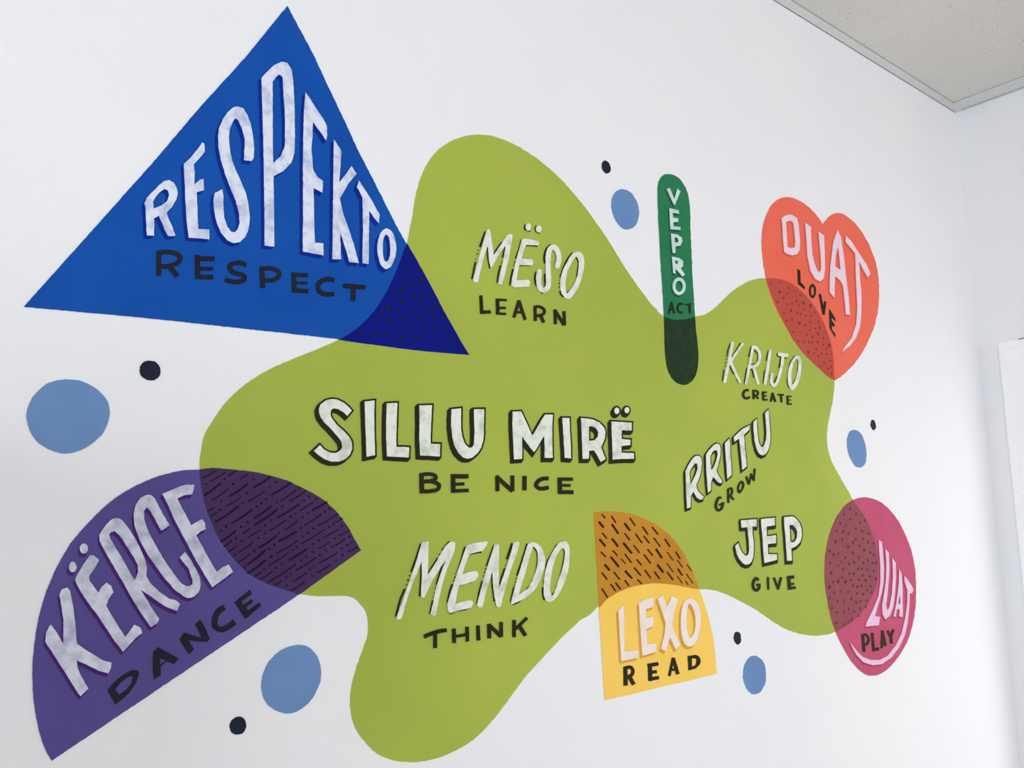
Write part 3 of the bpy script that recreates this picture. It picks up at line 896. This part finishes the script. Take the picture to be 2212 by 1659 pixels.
word(tri, 'C', 'black word RESPECT under the white lettering', 'black_blue', [
    ('R', 'S 38 155 382 155 576; s 36 145 392 245 388 310 410 326 440 300 475 225 500 160 502; S 40 232 490 304 582'),
    ('E', 'S 40 462 412 465 602; S 38 448 440 600 440; S 28 460 520 587 520; S 36 447 585 588 588'),
    ('S', 's 36 852 490 790 472 720 495 735 542 830 575 835 605 770 626 683 608'),
    ('P', 'S 38 975 502 982 674; s 34 958 522 1060 520 1112 550 1105 590 1050 612 978 608'),
    ('E', 'S 38 1230 550 1232 710; S 32 1212 568 1342 572; S 24 1225 632 1337 634; S 34 1213 692 1345 698'),
    ('C', 's 36 1552 612 1490 604 1430 635 1425 690 1470 720 1550 722'),
    ('T', 'C 38 1638 656 1784 668; S 38 1705 660 1700 778'),
], lift=0.0018)

# ---- lettering on the half circle
word(purple, 'I', 'white brushed word KËRCE with a deep purple drop shadow', 'white_purple', [
    ('K', 'P @J 125 462 175 530 238 638 238 420 220 290 200 190 225 140 275 122 300 150 325 280 345 430 358 600 365 635 430 685 520 740 600 790 680 812 675 860 650 912 560 885 '
          '460 835 362 792 370 860 400 930 440 1000 468 1050 395 1122 320 1010 240 880 150 740 72 620 80 540 105 480'),
    ('Ë', 'P 505 805 545 805 598 850 560 920 500 1010 505 1050 590 1165 620 1110 670 1068 715 1100 735 1160 690 1230 665 1290 720 1390 @J 805 575 850 520 890 462 945 490 962 540 '
          '900 590 830 665 785 712 700 600 600 450 540 360 @I 480 1250 400 1120 365 1050 375 1010 420 930; E 450 740 40 50; E 342 917 37 52'),
    ('R', 'P 600 610 640 540 700 470 735 448 765 443 795 450 820 465 880 540 950 650 1000 750 1045 860 1058 930 1055 1010 1090 1070 1170 1150 1270 1220 1340 1240 1378 1275 1350 1342 '
          '1260 1310 1160 1250 1080 1190 1000 1138 1050 1220 1110 1320 1178 1420 1160 1460 1100 1500 1020 1390 920 1230 830 1070 730 900 650 760 600 660; '
          'H 695 605 712 580 750 570 800 620 860 710 930 820 970 900 975 960 945 1042 900 980 830 850 750 720 705 640'),
    ('C', 'P 1050 220 1080 218 1100 222 1140 260 1190 360 1240 450 1280 515 1200 568 1150 480 1095 380 1070 352 1050 345 1030 380 1035 460 1080 590 1150 720 1240 870 1340 1010 1400 1080 '
          '1435 1100 1460 1105 1500 1085 1495 1030 1460 930 1375 825 1425 772 1480 840 1530 930 1570 1020 1580 1090 1570 1135 1550 1170 1520 1200 1490 1215 1455 1218 1420 1205 '
          '1320 1130 1200 990 1080 820 990 660 940 520 930 400 950 320 1000 245'),
    ('E', 'P 1205 210 1290 175 1400 130 1440 122 1520 122 1512 170 1495 215 1420 225 1355 255 1380 310 1440 420 1490 515 1540 480 1590 455 1620 490 1628 550 1580 575 1535 610 '
          '1580 690 1650 820 1735 965 1790 920 1850 893 1893 965 1820 1020 1690 1112 1620 1000 1520 830 1420 640 1330 470 1250 290'),
], shadow=('plum_shadow', -3, 7.5, 0), amp=0.6)
word(purple, 'J', 'black word DANCE along the straight edge', 'black_blue', [
    ('D', 'P 645 1065 700 1000 780 930 850 888 890 880 920 885 932 905 930 930 905 1000 850 1080 790 1140 715 1198 680 1130; H 715 1055 770 990 840 940 880 938 865 1000 820 1060 750 1110'),
    ('A', 'P 1110 672 1200 720 1298 778 1255 825 1185 800 1130 850 1132 905 1135 925 1072 970 1060 880 1065 715; H 1125 775 1182 790 1130 835'),
    ('N', 'P 1305 600 1350 538 1420 560 1510 585 1450 460 1495 418 1540 490 1582 590 1560 622 1470 618 1390 605 1440 690 1395 735 1350 670'),
    ('C', 's 52 1718 305 1660 345 1628 425 1635 480 1690 508 1755 480 1812 438'),
    ('E', 'P 1812 258 1955 142 1970 185 1875 250 1895 282 1965 230 1982 250 1915 310 1940 335 2040 258 2055 290 1910 410 1860 330'),
], lift=0.0018)

# ---- lettering on the blob
word(blob, 'D', 'rounded cream word MËSO with thin black shading', 'white_green', [
    ('M', 'P 130 900 160 800 200 640 260 430 320 210 345 172 375 170 395 290 415 420 430 540 500 440 560 350 620 260 660 238 700 250 695 320 670 450 640 620 600 780 550 965 490 950 '
          '520 820 560 650 600 410 540 480 470 600 390 735 365 640 345 410 310 500 270 640 240 760 205 935 150 930',
     'S 26 315 205 235 425;E 213 472 8 8;E 197 525 9 9;E 172 597 6 6;S 18 170 640 120 885;S 18 343 410 348 560 365 660 380 732;S 16 548 355 480 450 430 540;S 18 600 410 580 490 560 575;'
     'E 548 632 6 6;E 540 660 6 6;S 18 530 690 500 800 483 935'),
    ('Ë', 'P 850 310 900 308 970 320 1050 335 1080 350 1078 385 1060 405 980 400 890 400 860 470 830 595 900 598 970 598 1000 630 985 690 900 688 795 685 780 760 755 900 850 900 930 895 '
          '955 930 940 990 860 1000 730 1010 680 975 690 900 720 750 760 580 800 440 830 320; E 925 140 40 54; E 1075 170 42 53',
     'S 18 830 320 800 440 748 590;E 735 635 6 6;E 730 655 6 6;E 722 688 7 7;S 18 708 740 680 860 663 975;S 16 895 403 975 405 1058 415;S 16 800 690 880 688 955 690;'
     'S 18 735 1003 810 995 890 990;S 15 890 100 872 140 885 180 955 202;S 15 1045 118 1025 160 1040 205 1087 230'),
    ('S', 'c 72 1340 705 1362 600 1350 500 1300 428 1245 445 1215 530 1210 650 1212 780 1215 900 1205 1000 1145 1046 1090 1000 1075 900 1083 778',
     's 24 1250 392 1190 450 1158 560 1165 660;E 1170 705 5 5;E 1167 745 5 5;s 18 1165 805 1165 900 1170 980 1140 1010;s 16 1298 465 1325 520 1330 600 1318 650;E 1303 675 5 5;'
     'E 1303 712 5 5;s 24 1045 780 1025 850 1030 930 1050 985;S 12 1110 1083 1145 1083'),
    ('O', 'p 1580 505 1650 492 1700 530 1725 600 1725 700 1700 840 1650 980 1590 1090 1520 1165 1470 1165 1415 1110 1385 1020 1385 900 1420 760 1480 640 1530 560; '
          'h 1615 565 1645 620 1645 720 1630 830 1590 940 1530 1040 1480 1090 1460 1030 1460 920 1480 800 1520 700 1570 610',
     's 22 1560 510 1480 620 1430 730 1388 860;E 1382 898 6 6;E 1376 945 10 10;E 1378 1000 9 9;s 14 1378 1055 1398 1110 1435 1143;s 18 1620 568 1648 650 1640 750 1625 850;'
     'E 1610 895 6 6;E 1597 938 9 9;E 1583 965 5 5;s 16 1575 985 1540 1040 1478 1088'),
])
word(blob, 'D', 'black word LEARN under MËSO', 'black', [
    ('L', 'S 44 248 1118 255 1250 258 1365; S 48 238 1362 388 1353'),
    ('E', 'S 48 485 1165 490 1392; S 32 470 1180 618 1188; S 32 480 1300 605 1297; S 32 480 1378 610 1385'),
    ('A', 'S 42 795 1190 720 1435; S 44 790 1192 882 1468; S 34 745 1360 840 1360'),
    ('R', 'S 42 1022 1268 1028 1485; s 40 1008 1285 1090 1282 1150 1320 1155 1370 1100 1405 1030 1408; S 42 1095 1395 1150 1508'),
    ('N', 'S 40 1310 1320 1315 1530; S 44 1303 1325 1442 1545; S 42 1438 1345 1445 1548'),
])
word(blob, 'F', 'big white block word SILLU with black outline and side', 'white_green', [
    ('S', 'P 600 262 545 325 500 280 440 245 390 235 365 242 350 258 345 300 352 330 370 365 430 440 500 500 560 565 590 610 603 655 603 720 575 790 520 840 480 858 440 870 350 870 270 840 '
          '200 790 145 740 220 672 270 725 330 760 400 768 430 758 460 735 480 710 485 685 475 630 430 570 350 480 270 400 230 345 210 290 205 240 225 190 280 145 315 132 350 125 390 125 '
          '430 130 500 165 560 215'),
    ('I', 'P 752 152 872 140 868 300 870 500 876 700 878 795 775 812 768 600 760 400'),
    ('L', 'P 1015 175 1143 168 1138 350 1130 550 1132 692 1285 698 1280 822 1020 808 1010 600 1010 400'),
    ('L', 'P 1405 200 1557 195 1550 350 1540 550 1540 655 1655 660 1650 808 1415 797 1405 600 1408 400'),
    ('U', 'P 1790 245 1905 232 1903 350 1905 480 1920 580 1938 630 1960 670 2000 705 2035 700 2055 670 2062 600 2065 500 2058 350 2058 245 2180 242 2178 400 2175 560 2165 630 2145 700 2100 770 '
          '2040 820 2010 832 1980 835 1950 830 1920 815 1865 760 1825 680 1800 580 1785 450 1785 330'),
], shadow=('black', -5.0, 5.0, 3.9))
word(blob, 'G', 'big white block word MIRË with black outline and side', 'white_green', [
    ('M', 'P 450 295 560 290 600 370 650 480 705 608 760 520 820 410 870 335 970 332 965 500 965 700 970 893 865 893 865 740 860 605 820 670 780 740 730 820 680 760 620 680 572 608 '
          '575 750 575 905 470 912 460 700 450 500'),
    ('I', 'P 1093 375 1187 378 1192 550 1205 750 1205 900 1125 893 1110 650'),
    ('R', 'P 1335 378 1420 385 1500 400 1570 435 1625 490 1645 530 1651 570 1645 640 1620 700 1595 755 1620 820 1650 908 1590 945 1560 890 1505 795 1438 800 1437 905 1355 905 1348 700 '
          '1340 500; H 1435 490 1480 485 1530 510 1558 560 1550 620 1510 665 1440 672 1438 580'),
    ('Ë', 'P 1727 422 1900 432 1992 437 1988 540 1940 540 1860 535 1858 650 1972 655 1972 728 1855 740 1858 825 2015 830 2020 905 1850 905 1742 915 1738 700 1730 550; '
          'E 1797 283 33 44; E 1928 277 32 40'),
], shadow=('black', -4.2, 5.6, 3.5))
word(blob, 'F', 'black words BE NICE under SILLU MIRË', 'black', [
    ('B', 'S 52 1432 1015 1438 1248; s 44 1410 1032 1500 1018 1590 1035 1602 1068 1545 1100 1440 1112; s 46 1440 1108 1560 1108 1640 1150 1625 1200 1540 1222 1415 1226'),
    ('E', 'S 52 1808 1022 1812 1243; S 52 1790 1045 1993 1045; S 36 1810 1140 1943 1135; S 42 1795 1220 1995 1212'),
    ('N', 'S 45 @G 255 1125 258 1322; S 48 @G 240 1130 450 1322; S 45 @G 450 1120 450 1322'),
    ('I', 'S 48 @G 607 1125 605 1312'),
    ('C', 's 46 @G 918 1158 850 1160 775 1200 757 1248 790 1282 850 1287 918 1272'),
    ('E', 'S 50 @G 1060 1145 1065 1354; S 40 @G 1040 1165 1230 1168; S 32 @G 1065 1248 1200 1248; S 48 @G 1045 1333 1237 1335'),
])
word(blob, 'M', 'slanted cream word MENDO with thin black shading', 'white_green', [
    ('M', 'P 385 120 430 112 468 108 465 200 460 330 455 508 520 410 590 290 660 170 720 112 760 108 785 130 775 220 730 330 680 450 640 580 610 700 580 840 550 990 515 998 485 975 '
          '515 850 560 640 610 490 665 330 600 430 520 560 450 700 410 780 375 770 375 650 385 520 382 345 330 480 270 620 220 760 185 880 150 1010 120 1040 80 1035 90 990 150 830 230 600 310 370',
     'S 20 375 135 325 290 262 470;E 238 518 8 8;E 222 572 10 10;E 203 625 7 7;S 20 183 672 130 800 75 1003;S 18 382 348 378 520 362 762;S 14 715 108 625 215;E 595 265 6 6;'
     'S 14 575 305 515 400 457 508;S 20 665 300 610 460 562 625;E 547 668 6 6;E 537 722 5 5;E 525 772 5 5;S 20 517 812 485 975'),
    ('E', 'P 915 165 960 135 1050 120 1150 108 1175 115 1150 165 1110 220 1030 238 950 262 920 340 865 500 940 475 1020 458 1055 475 1060 520 1030 570 960 600 830 635 810 700 785 855 '
          '860 825 950 808 990 820 998 850 975 895 900 915 800 940 720 962 695 930 690 850 720 750 770 600 820 440 870 300',
     'S 16 902 172 860 320 812 480;E 790 495 6 6;E 782 535 9 9;E 770 572 7 7;S 16 750 618 715 720 692 838;S 16 955 262 1030 245 1100 235;S 14 838 633 900 610 978 597;'
     'S 16 722 970 800 937 910 922;E 928 917 5 5;E 955 907 4 4'),
    ('N', 'P 1250 150 1280 138 1308 145 1305 300 1302 450 1308 660 1350 540 1400 400 1450 240 1475 130 1530 105 1550 120 1540 190 1480 350 1430 500 1390 640 1355 760 1330 880 1300 895 '
          '1275 880 1250 760 1230 600 1225 460 1190 580 1155 700 1125 830 1105 890 1070 900 1042 870 1060 790 1110 600 1170 400 1220 250',
     'S 16 1250 150 1200 290 1158 400;E 1147 438 8 8;E 1135 475 7 7;E 1125 520 6 6;S 18 1108 582 1070 720 1047 855;S 24 1228 462 1232 640 1258 825;E 1265 855 5 5;E 1278 882 5 5;'
     'S 22 1465 130 1430 240 1402 320;E 1400 345 6 6;E 1390 380 5 5;E 1382 405 5 5;S 16 1375 430 1340 530 1308 655'),
    ('D', 'P 1650 140 1700 115 1730 118 1760 130 1810 175 1845 250 1860 330 1845 430 1800 560 1750 660 1680 740 1600 790 1520 835 1455 860 1450 820 1490 680 1540 500 1590 330; '
          'H 1715 165 1750 200 1770 260 1768 360 1745 470 1700 580 1650 670 1540 745 1570 640 1620 480 1660 330',
     'S 18 1645 135 1600 280 1525 515;E 1510 552 6 6;E 1503 592 7 7;E 1490 630 6 6;S 14 1485 655 1445 830;S 14 1465 860 1520 845 1562 820;s 18 1720 168 1765 240 1770 350 1755 445;'
     'E 1742 472 5 5;E 1738 500 6 6;E 1727 525 5 5;S 14 1715 560 1690 620 1632 692'),
    ('O', 'p 2010 140 2060 108 2110 108 2140 160 2148 260 2140 400 2110 530 2060 660 2000 760 1930 825 1880 825 1845 770 1840 660 1850 530 1870 420 1920 280; '
          'h 2068 190 2090 220 2085 320 2060 440 2020 560 1980 680 1940 755 1915 700 1920 600 1935 480 1960 370 2020 230',
     's 18 2000 150 1930 270 1885 360 1870 430;E 1862 460 6 6;E 1850 520 5 5;E 1843 570 6 6;E 1838 600 5 5;s 16 1830 655 1832 740 1848 808;s 15 2075 190 2092 230 2077 360 2037 540;'
     'E 2023 572 6 6;E 2015 610 5 5;s 14 2000 645 1975 710 1935 755'),
])
word(blob, 'M', 'black word THINK under MENDO', 'black', [
    ('T', 's 46 412 1246 500 1208 590 1180 682 1165; S 44 545 1205 545 1380'),
    ('H', 'S 45 768 1148 772 1320; S 40 925 1126 930 1302; S 36 775 1245 925 1218'),
    ('I', 'S 42 1055 1110 1062 1290'),
    ('N', 'S 45 1188 1095 1190 1264; S 46 1182 1100 1334 1245; S 42 1332 1068 1333 1248'),
    ('K', 'S 42 1487 1046 1487 1252; S 36 1490 1165 1642 1020; S 44 1550 1118 1622 1232'),
])
word(blob, 'k', 'small cream word KRIJO with thin dark shading', 'white_green', [
    ('K', 'C 64 395 210 330 560 230 1018; C 54 605 230 352 600; C 54 350 600 548 1026',
     'S 14 360 210 310 330 275 490;E 265 548 9 14;E 248 620 8 12;E 235 690 6 9;S 14 218 765 190 1015;S 20 575 205 500 330 368 530;S 14 335 690 425 865;S 12 485 965 535 1055'),
    ('R', 'C 52 825 290 765 640 680 1058; c 62 825 290 890 305 955 400 970 520 930 640 850 700 750 710; C 56 845 720 935 1058',
     's 14 795 275 760 420 740 500;E 727 560 6 9;E 712 625 6 9;S 12 700 740 645 1050;s 16 850 355 920 420 940 500 915 605;S 16 795 660 870 645;S 26 750 775 815 770;S 14 815 790 850 940'),
    ('I', 'C 58 1192 370 1140 720 1080 1065', 'S 14 1155 365 1110 580;S 12 1075 780 1045 1050'),
    ('J', 'C 74 1385 442 1542 468; c 58 1460 470 1430 700 1380 900 1320 1060 1270 1105 1222 1050 1215 950 1237 862',
     'S 14 1345 420 1345 480 1420 505;S 14 1490 530 1548 522;S 18 1420 510 1380 740;S 12 1338 900 1282 1035;s 12 1198 880 1190 980 1210 1100'),
    ('O', 'p 1760 468 1815 490 1845 570 1847 700 1830 880 1790 1030 1730 1140 1660 1200 1610 1160 1570 1060 1560 930 1575 780 1610 660 1680 530; '
          'h 1750 540 1780 600 1780 720 1755 880 1710 1010 1660 1085 1640 1020 1632 900 1650 760 1690 620',
     's 14 1715 480 1630 600 1590 730;E 1570 790 5 9;E 1560 855 5 9;E 1555 930 5 9;s 10 1550 970 1560 1060 1600 1160;s 14 1768 545 1788 640 1770 800;S 12 1740 950 1675 1065'),
], amp=0.25)
word(blob, 'k', 'small black word CREATE under KRIJO', 'black', [
    ('C', 's 46 738 1210 690 1198 640 1235 624 1310 655 1362 705 1372 764 1342'),
    ('R', 'S 40 838 1195 845 1392; s 38 820 1212 890 1212 935 1250 925 1295 845 1325; S 40 872 1310 947 1382'),
    ('E', 'S 42 1040 1230 1050 1422; S 32 1020 1250 1120 1245; S 28 1045 1320 1117 1322; S 34 1035 1405 1138 1403'),
    ('A', 'S 36 1243 1255 1205 1445; S 40 1240 1255 1303 1450; S 26 1220 1392 1290 1392'),
    ('T', 'C 34 1360 1292 1468 1300; S 38 1420 1295 1432 1457'),
    ('E', 'S 36 1558 1318 1565 1505; S 28 1540 1330 1640 1335; S 24 1555 1405 1632 1410; S 30 1550 1487 1650 1495'),
], amp=0.2)
word(blob, 'N', 'rising white word RRITU with black outline', 'white_green', [
    ('R', 'P 200 1020 240 940 300 840 350 795 395 790 420 805 435 835 445 900 435 1020 400 1140 360 1235 385 1310 430 1370 475 1400 460 1440 415 1450 370 1420 315 1325 278 1400 '
          '275 1560 222 1580 212 1400 205 1200; H 262 1035 300 960 345 905 375 910 382 980 350 1080 275 1225 265 1130'),
    ('R', 'P 505 770 550 710 610 640 665 608 710 625 725 680 720 780 700 890 665 1020 690 1080 730 1140 750 1180 730 1205 690 1190 610 1105 585 1180 580 1305 535 1345 525 1200 510 1000; '
          'H 570 800 600 740 640 705 675 720 680 780 660 860 620 960 585 1010 572 900'),
    ('I', 'P 788 605 855 535 865 600 872 750 880 900 888 1075 825 1140 815 1000 800 800'),
    ('T', 'P 920 515 980 455 1060 385 1160 335 1155 400 1075 480 1085 650 1100 800 1115 950 1048 1005 1035 850 1020 700 1002 535 930 585'),
    ('U', 'P 1215 285 1268 240 1270 350 1280 500 1290 565 1308 625 1330 660 1355 658 1372 640 1400 560 1410 440 1400 300 1388 150 1440 100 1450 250 1468 450 1465 600 1440 700 1395 770 '
          '1350 790 1300 765 1260 690 1230 560 1215 400'),
], shadow=('black', -2.0, 4.2, 2.2), amp=0.25)
word(blob, 'N', 'small black word GROW climbing under RRITU', 'black', [
    ('G', 's 34 738 1418 700 1420 662 1490 658 1560 690 1608 738 1580 766 1492; S 26 702 1532 778 1488'),
    ('R', 'S 30 838 1288 842 1497; s 28 832 1300 885 1277 898 1310 885 1370 842 1410; S 32 862 1385 920 1447'),
    ('O', 'p 1035 1165 1068 1182 1078 1240 1050 1310 1010 1355 982 1335 975 1270 1000 1200; h 1033 1200 1048 1218 1043 1262 1018 1308 1002 1298 1006 1242'),
    ('W', 'S 30 1110 1100 1150 1222; S 24 1148 1222 1180 1080; S 28 1175 1058 1222 1165; S 26 1220 1168 1237 982'),
], amp=0.2)
word(blob, 'R', 'white block word JEP with black outline', 'white_green', [
    ('J', 'P 335 210 450 200 635 185 632 330 553 325 555 450 575 600 580 750 570 900 540 990 490 1035 430 1048 370 1015 300 930 255 830 228 690 292 635 310 720 350 800 400 860 440 880 '
          '480 850 495 780 485 600 470 450 458 340 348 348'),
    ('E', 'P 715 185 800 175 978 160 982 305 900 315 820 328 828 510 998 485 1000 640 845 655 850 845 1018 848 1020 955 780 1012 765 850 745 550 725 350'),
    ('P', 'P 1150 148 1300 135 1345 150 1380 180 1450 270 1480 370 1488 500 1460 610 1390 690 1285 740 1295 850 1300 968 1205 970 1195 800 1175 500 1155 300; '
          'H 1250 300 1310 295 1370 350 1400 430 1395 530 1360 600 1300 630 1270 600 1262 450'),
], shadow=('black', -1.5, 5.6, 2.6), amp=0.25)
word(blob, 'R', 'small black word GIVE under JEP', 'black', [
    ('G', 's 50 670 1340 632 1303 585 1350 567 1430 590 1508 635 1530 678 1490 685 1410; S 46 630 1425 708 1423'),
    ('I', 'C 36 849 1292 860 1502'),
    ('V', 'C 38 967 1300 1038 1498; C 42 1095 1298 1042 1498'),
    ('E', 'S 60 1240 1262 1258 1518; S 58 1215 1290 1342 1274; S 44 1258 1410 1340 1405; S 50 1235 1490 1374 1476'),
], amp=0.25)

# ---- lettering on the bar, the heart, the quarter circle and the oval
word(bar, 'K', 'pale mint word VEPRO running down the bar', 'white_mint', [
    ('V', 'P 235 240 268 228 318 345 348 235 382 262 350 340 320 415 300 380'),
    ('E', 'P 262 440 362 462 368 500 300 490 303 540 358 548 358 585 305 590 308 630 382 640 380 672 275 662 268 540'),
    ('P', 'P 282 708 350 718 395 750 402 790 380 835 330 845 328 912 300 915 290 850 285 770; H 318 745 350 755 362 785 345 805 322 800'),
    ('R', 'P 290 950 370 965 410 1000 408 1050 385 1075 430 1140 402 1162 345 1095 325 1085 332 1130 305 1125 298 1040; H 322 990 350 995 355 1020 330 1030'),
    ('O', 'O 367 1263 70 94 38 58'),
], shadow=('forest_shadow', -1.6, 3.4, 0), amp=0.25)
word(bar, 'K', 'small black word ACT above the dark foot of the bar', 'black', [
    ('A', 'S 17 290 1425 258 1550; S 19 287 1425 318 1550; S 14 270 1512 310 1512'),
    ('C', 's 20 410 1450 372 1448 352 1490 368 1532 410 1540'),
    ('T', 'S 16 436 1457 500 1447; S 21 476 1450 485 1550'),
], lift=0.0018, amp=0.2)
word(heart, 'L', 'pinkish white word DUAT whose T tail sweeps down the heart', 'white_pink', [
    ('D', 'P 218 240 250 215 300 208 345 235 362 300 372 420 370 500 345 540 310 548 275 540 240 520 230 400 225 300; H 255 270 290 258 315 275 325 340 332 430 328 480 300 488 268 480 262 380'),
    ('U', 'P 415 275 462 310 465 400 475 540 487 590 502 640 520 680 535 688 545 670 548 630 540 500 525 350 572 382 578 520 580 660 570 740 540 765 500 745 460 680 435 560 425 400'),
    ('A', 'P 685 335 715 400 735 540 755 720 775 880 788 1045 755 1040 745 930 730 800 710 760 665 720 660 800 660 900 620 855 620 760 625 640 650 430; H 688 470 700 560 710 670 665 640 668 560'),
    ('T', 'P 755 385 800 430 870 540 930 630 958 700 938 732 905 680 865 595 870 720 885 880 882 1050 870 1150 840 1230 790 1300 720 1355 745 1310 800 1240 840 1120 850 980 840 780 832 530 '
          '790 480 752 435'),
], shadow=('coral_shadow', -2.0, 3.2, 0), amp=0.25)
word(heart, 'L', 'small black word LOVE stepping down beside the dark red part', 'black', [
    ('L', 'P 352 660 375 675 378 770 415 812 410 830 358 785'),
    ('O', 'O 478 845 29 59 14 36'),
    ('V', 'S 19 538 870 572 1042; S 19 584 930 570 1042'),
    ('E', 'P 617 990 668 1075 670 1098 637 1062 637 1090 662 1122 660 1142 637 1135 640 1165 668 1205 665 1228 620 1150'),
], lift=0.0018, amp=0.2)
word(quarter, 'Q', 'cream word LEXO with a tan drop shadow', 'white_cream', [
    ('L', 'P 285 880 330 835 332 1000 335 1225 455 1210 445 1275 310 1302 300 1150'),
    ('E', 'P 455 820 500 790 578 770 578 850 515 870 515 945 578 930 575 1005 520 1040 525 1160 602 1155 600 1225 485 1258 470 1050'),
    ('X', 'P 612 785 655 752 690 850 730 765 782 785 750 900 735 1000 760 1080 800 1170 765 1208 715 1105 680 1220 640 1200 670 1080 680 990 650 890'),
    ('O', 'p 880 780 930 805 965 880 970 980 955 1080 920 1160 880 1182 840 1160 812 1080 805 970 815 860 840 800; h 875 825 900 850 925 930 925 1030 905 1090 880 1112 860 1060 853 960 858 870'),
], shadow=('tan_shadow', -3.6, 6.2, 0), amp=0.3)
word(quarter, 'Q', 'black word READ at the foot of the yellow shape', 'black', [
    ('R', 'S 34 345 1352 347 1508; s 28 335 1362 390 1355 408 1385 395 1420 345 1437; S 34 372 1425 416 1498'),
    ('E', 'S 34 548 1326 553 1468; S 30 530 1340 620 1325; S 26 550 1398 607 1390; S 28 540 1454 624 1440'),
    ('A', 'S 22 744 1275 710 1427; S 30 742 1278 782 1412; S 20 720 1377 770 1372'),
    ('D', 'P 865 1262 930 1250 955 1262 970 1285 972 1308 965 1330 930 1365 870 1380 868 1320; H 898 1282 930 1280 940 1300 930 1335 900 1350'),
], lift=0.0018, amp=0.3)
word(oval, 'T', 'pale pink word LUAT whose T tail curls round under PLAY', 'white_rose', [
    ('L', 'P 512 430 540 450 548 540 558 680 555 800 535 900 500 1020 478 1095 522 1100 512 1175 395 1188 410 1140 460 1040 510 920 525 800 525 640 515 520'),
    ('U', 'P 568 508 598 540 605 680 598 800 585 930 575 1000 588 1045 605 1010 625 900 635 750 632 640 628 585 660 630 662 760 655 880 640 1010 610 1090 570 1125 545 1080 540 1000 560 880 '
          '575 760 578 620'),
    ('A', 'P 690 678 712 730 720 850 722 1000 720 1102 690 1100 695 1035 670 1035 660 1100 640 1100 665 980 685 820; H 698 900 700 985 680 990'),
    ('T', 'P 735 740 770 785 805 840 815 870 800 900 782 895 780 1000 765 1150 740 1260 690 1370 620 1460 540 1515 460 1525 380 1500 320 1440 280 1370 258 1322 310 1390 370 1450 440 1478 '
          '520 1478 590 1440 660 1350 710 1250 740 1120 760 980 762 870 735 790'),
], shadow=('magenta_shadow', -1.2, 3.4, 0), amp=0.25)
word(oval, 'T', 'small black word PLAY cupped by the curling tail', 'black', [
    ('P', 'S 25 373 1252 385 1407; s 22 362 1264 400 1258 423 1290 413 1335 378 1352'),
    ('L', 'S 23 455 1242 470 1402; S 27 460 1392 516 1380'),
    ('A', 'S 20 545 1220 540 1377; S 24 543 1222 572 1356; S 17 540 1332 570 1322'),
    ('Y', 'S 22 590 1223 622 1284; S 20 642 1212 614 1288; S 23 618 1272 625 1336'),
], lift=0.0018, amp=0.2)
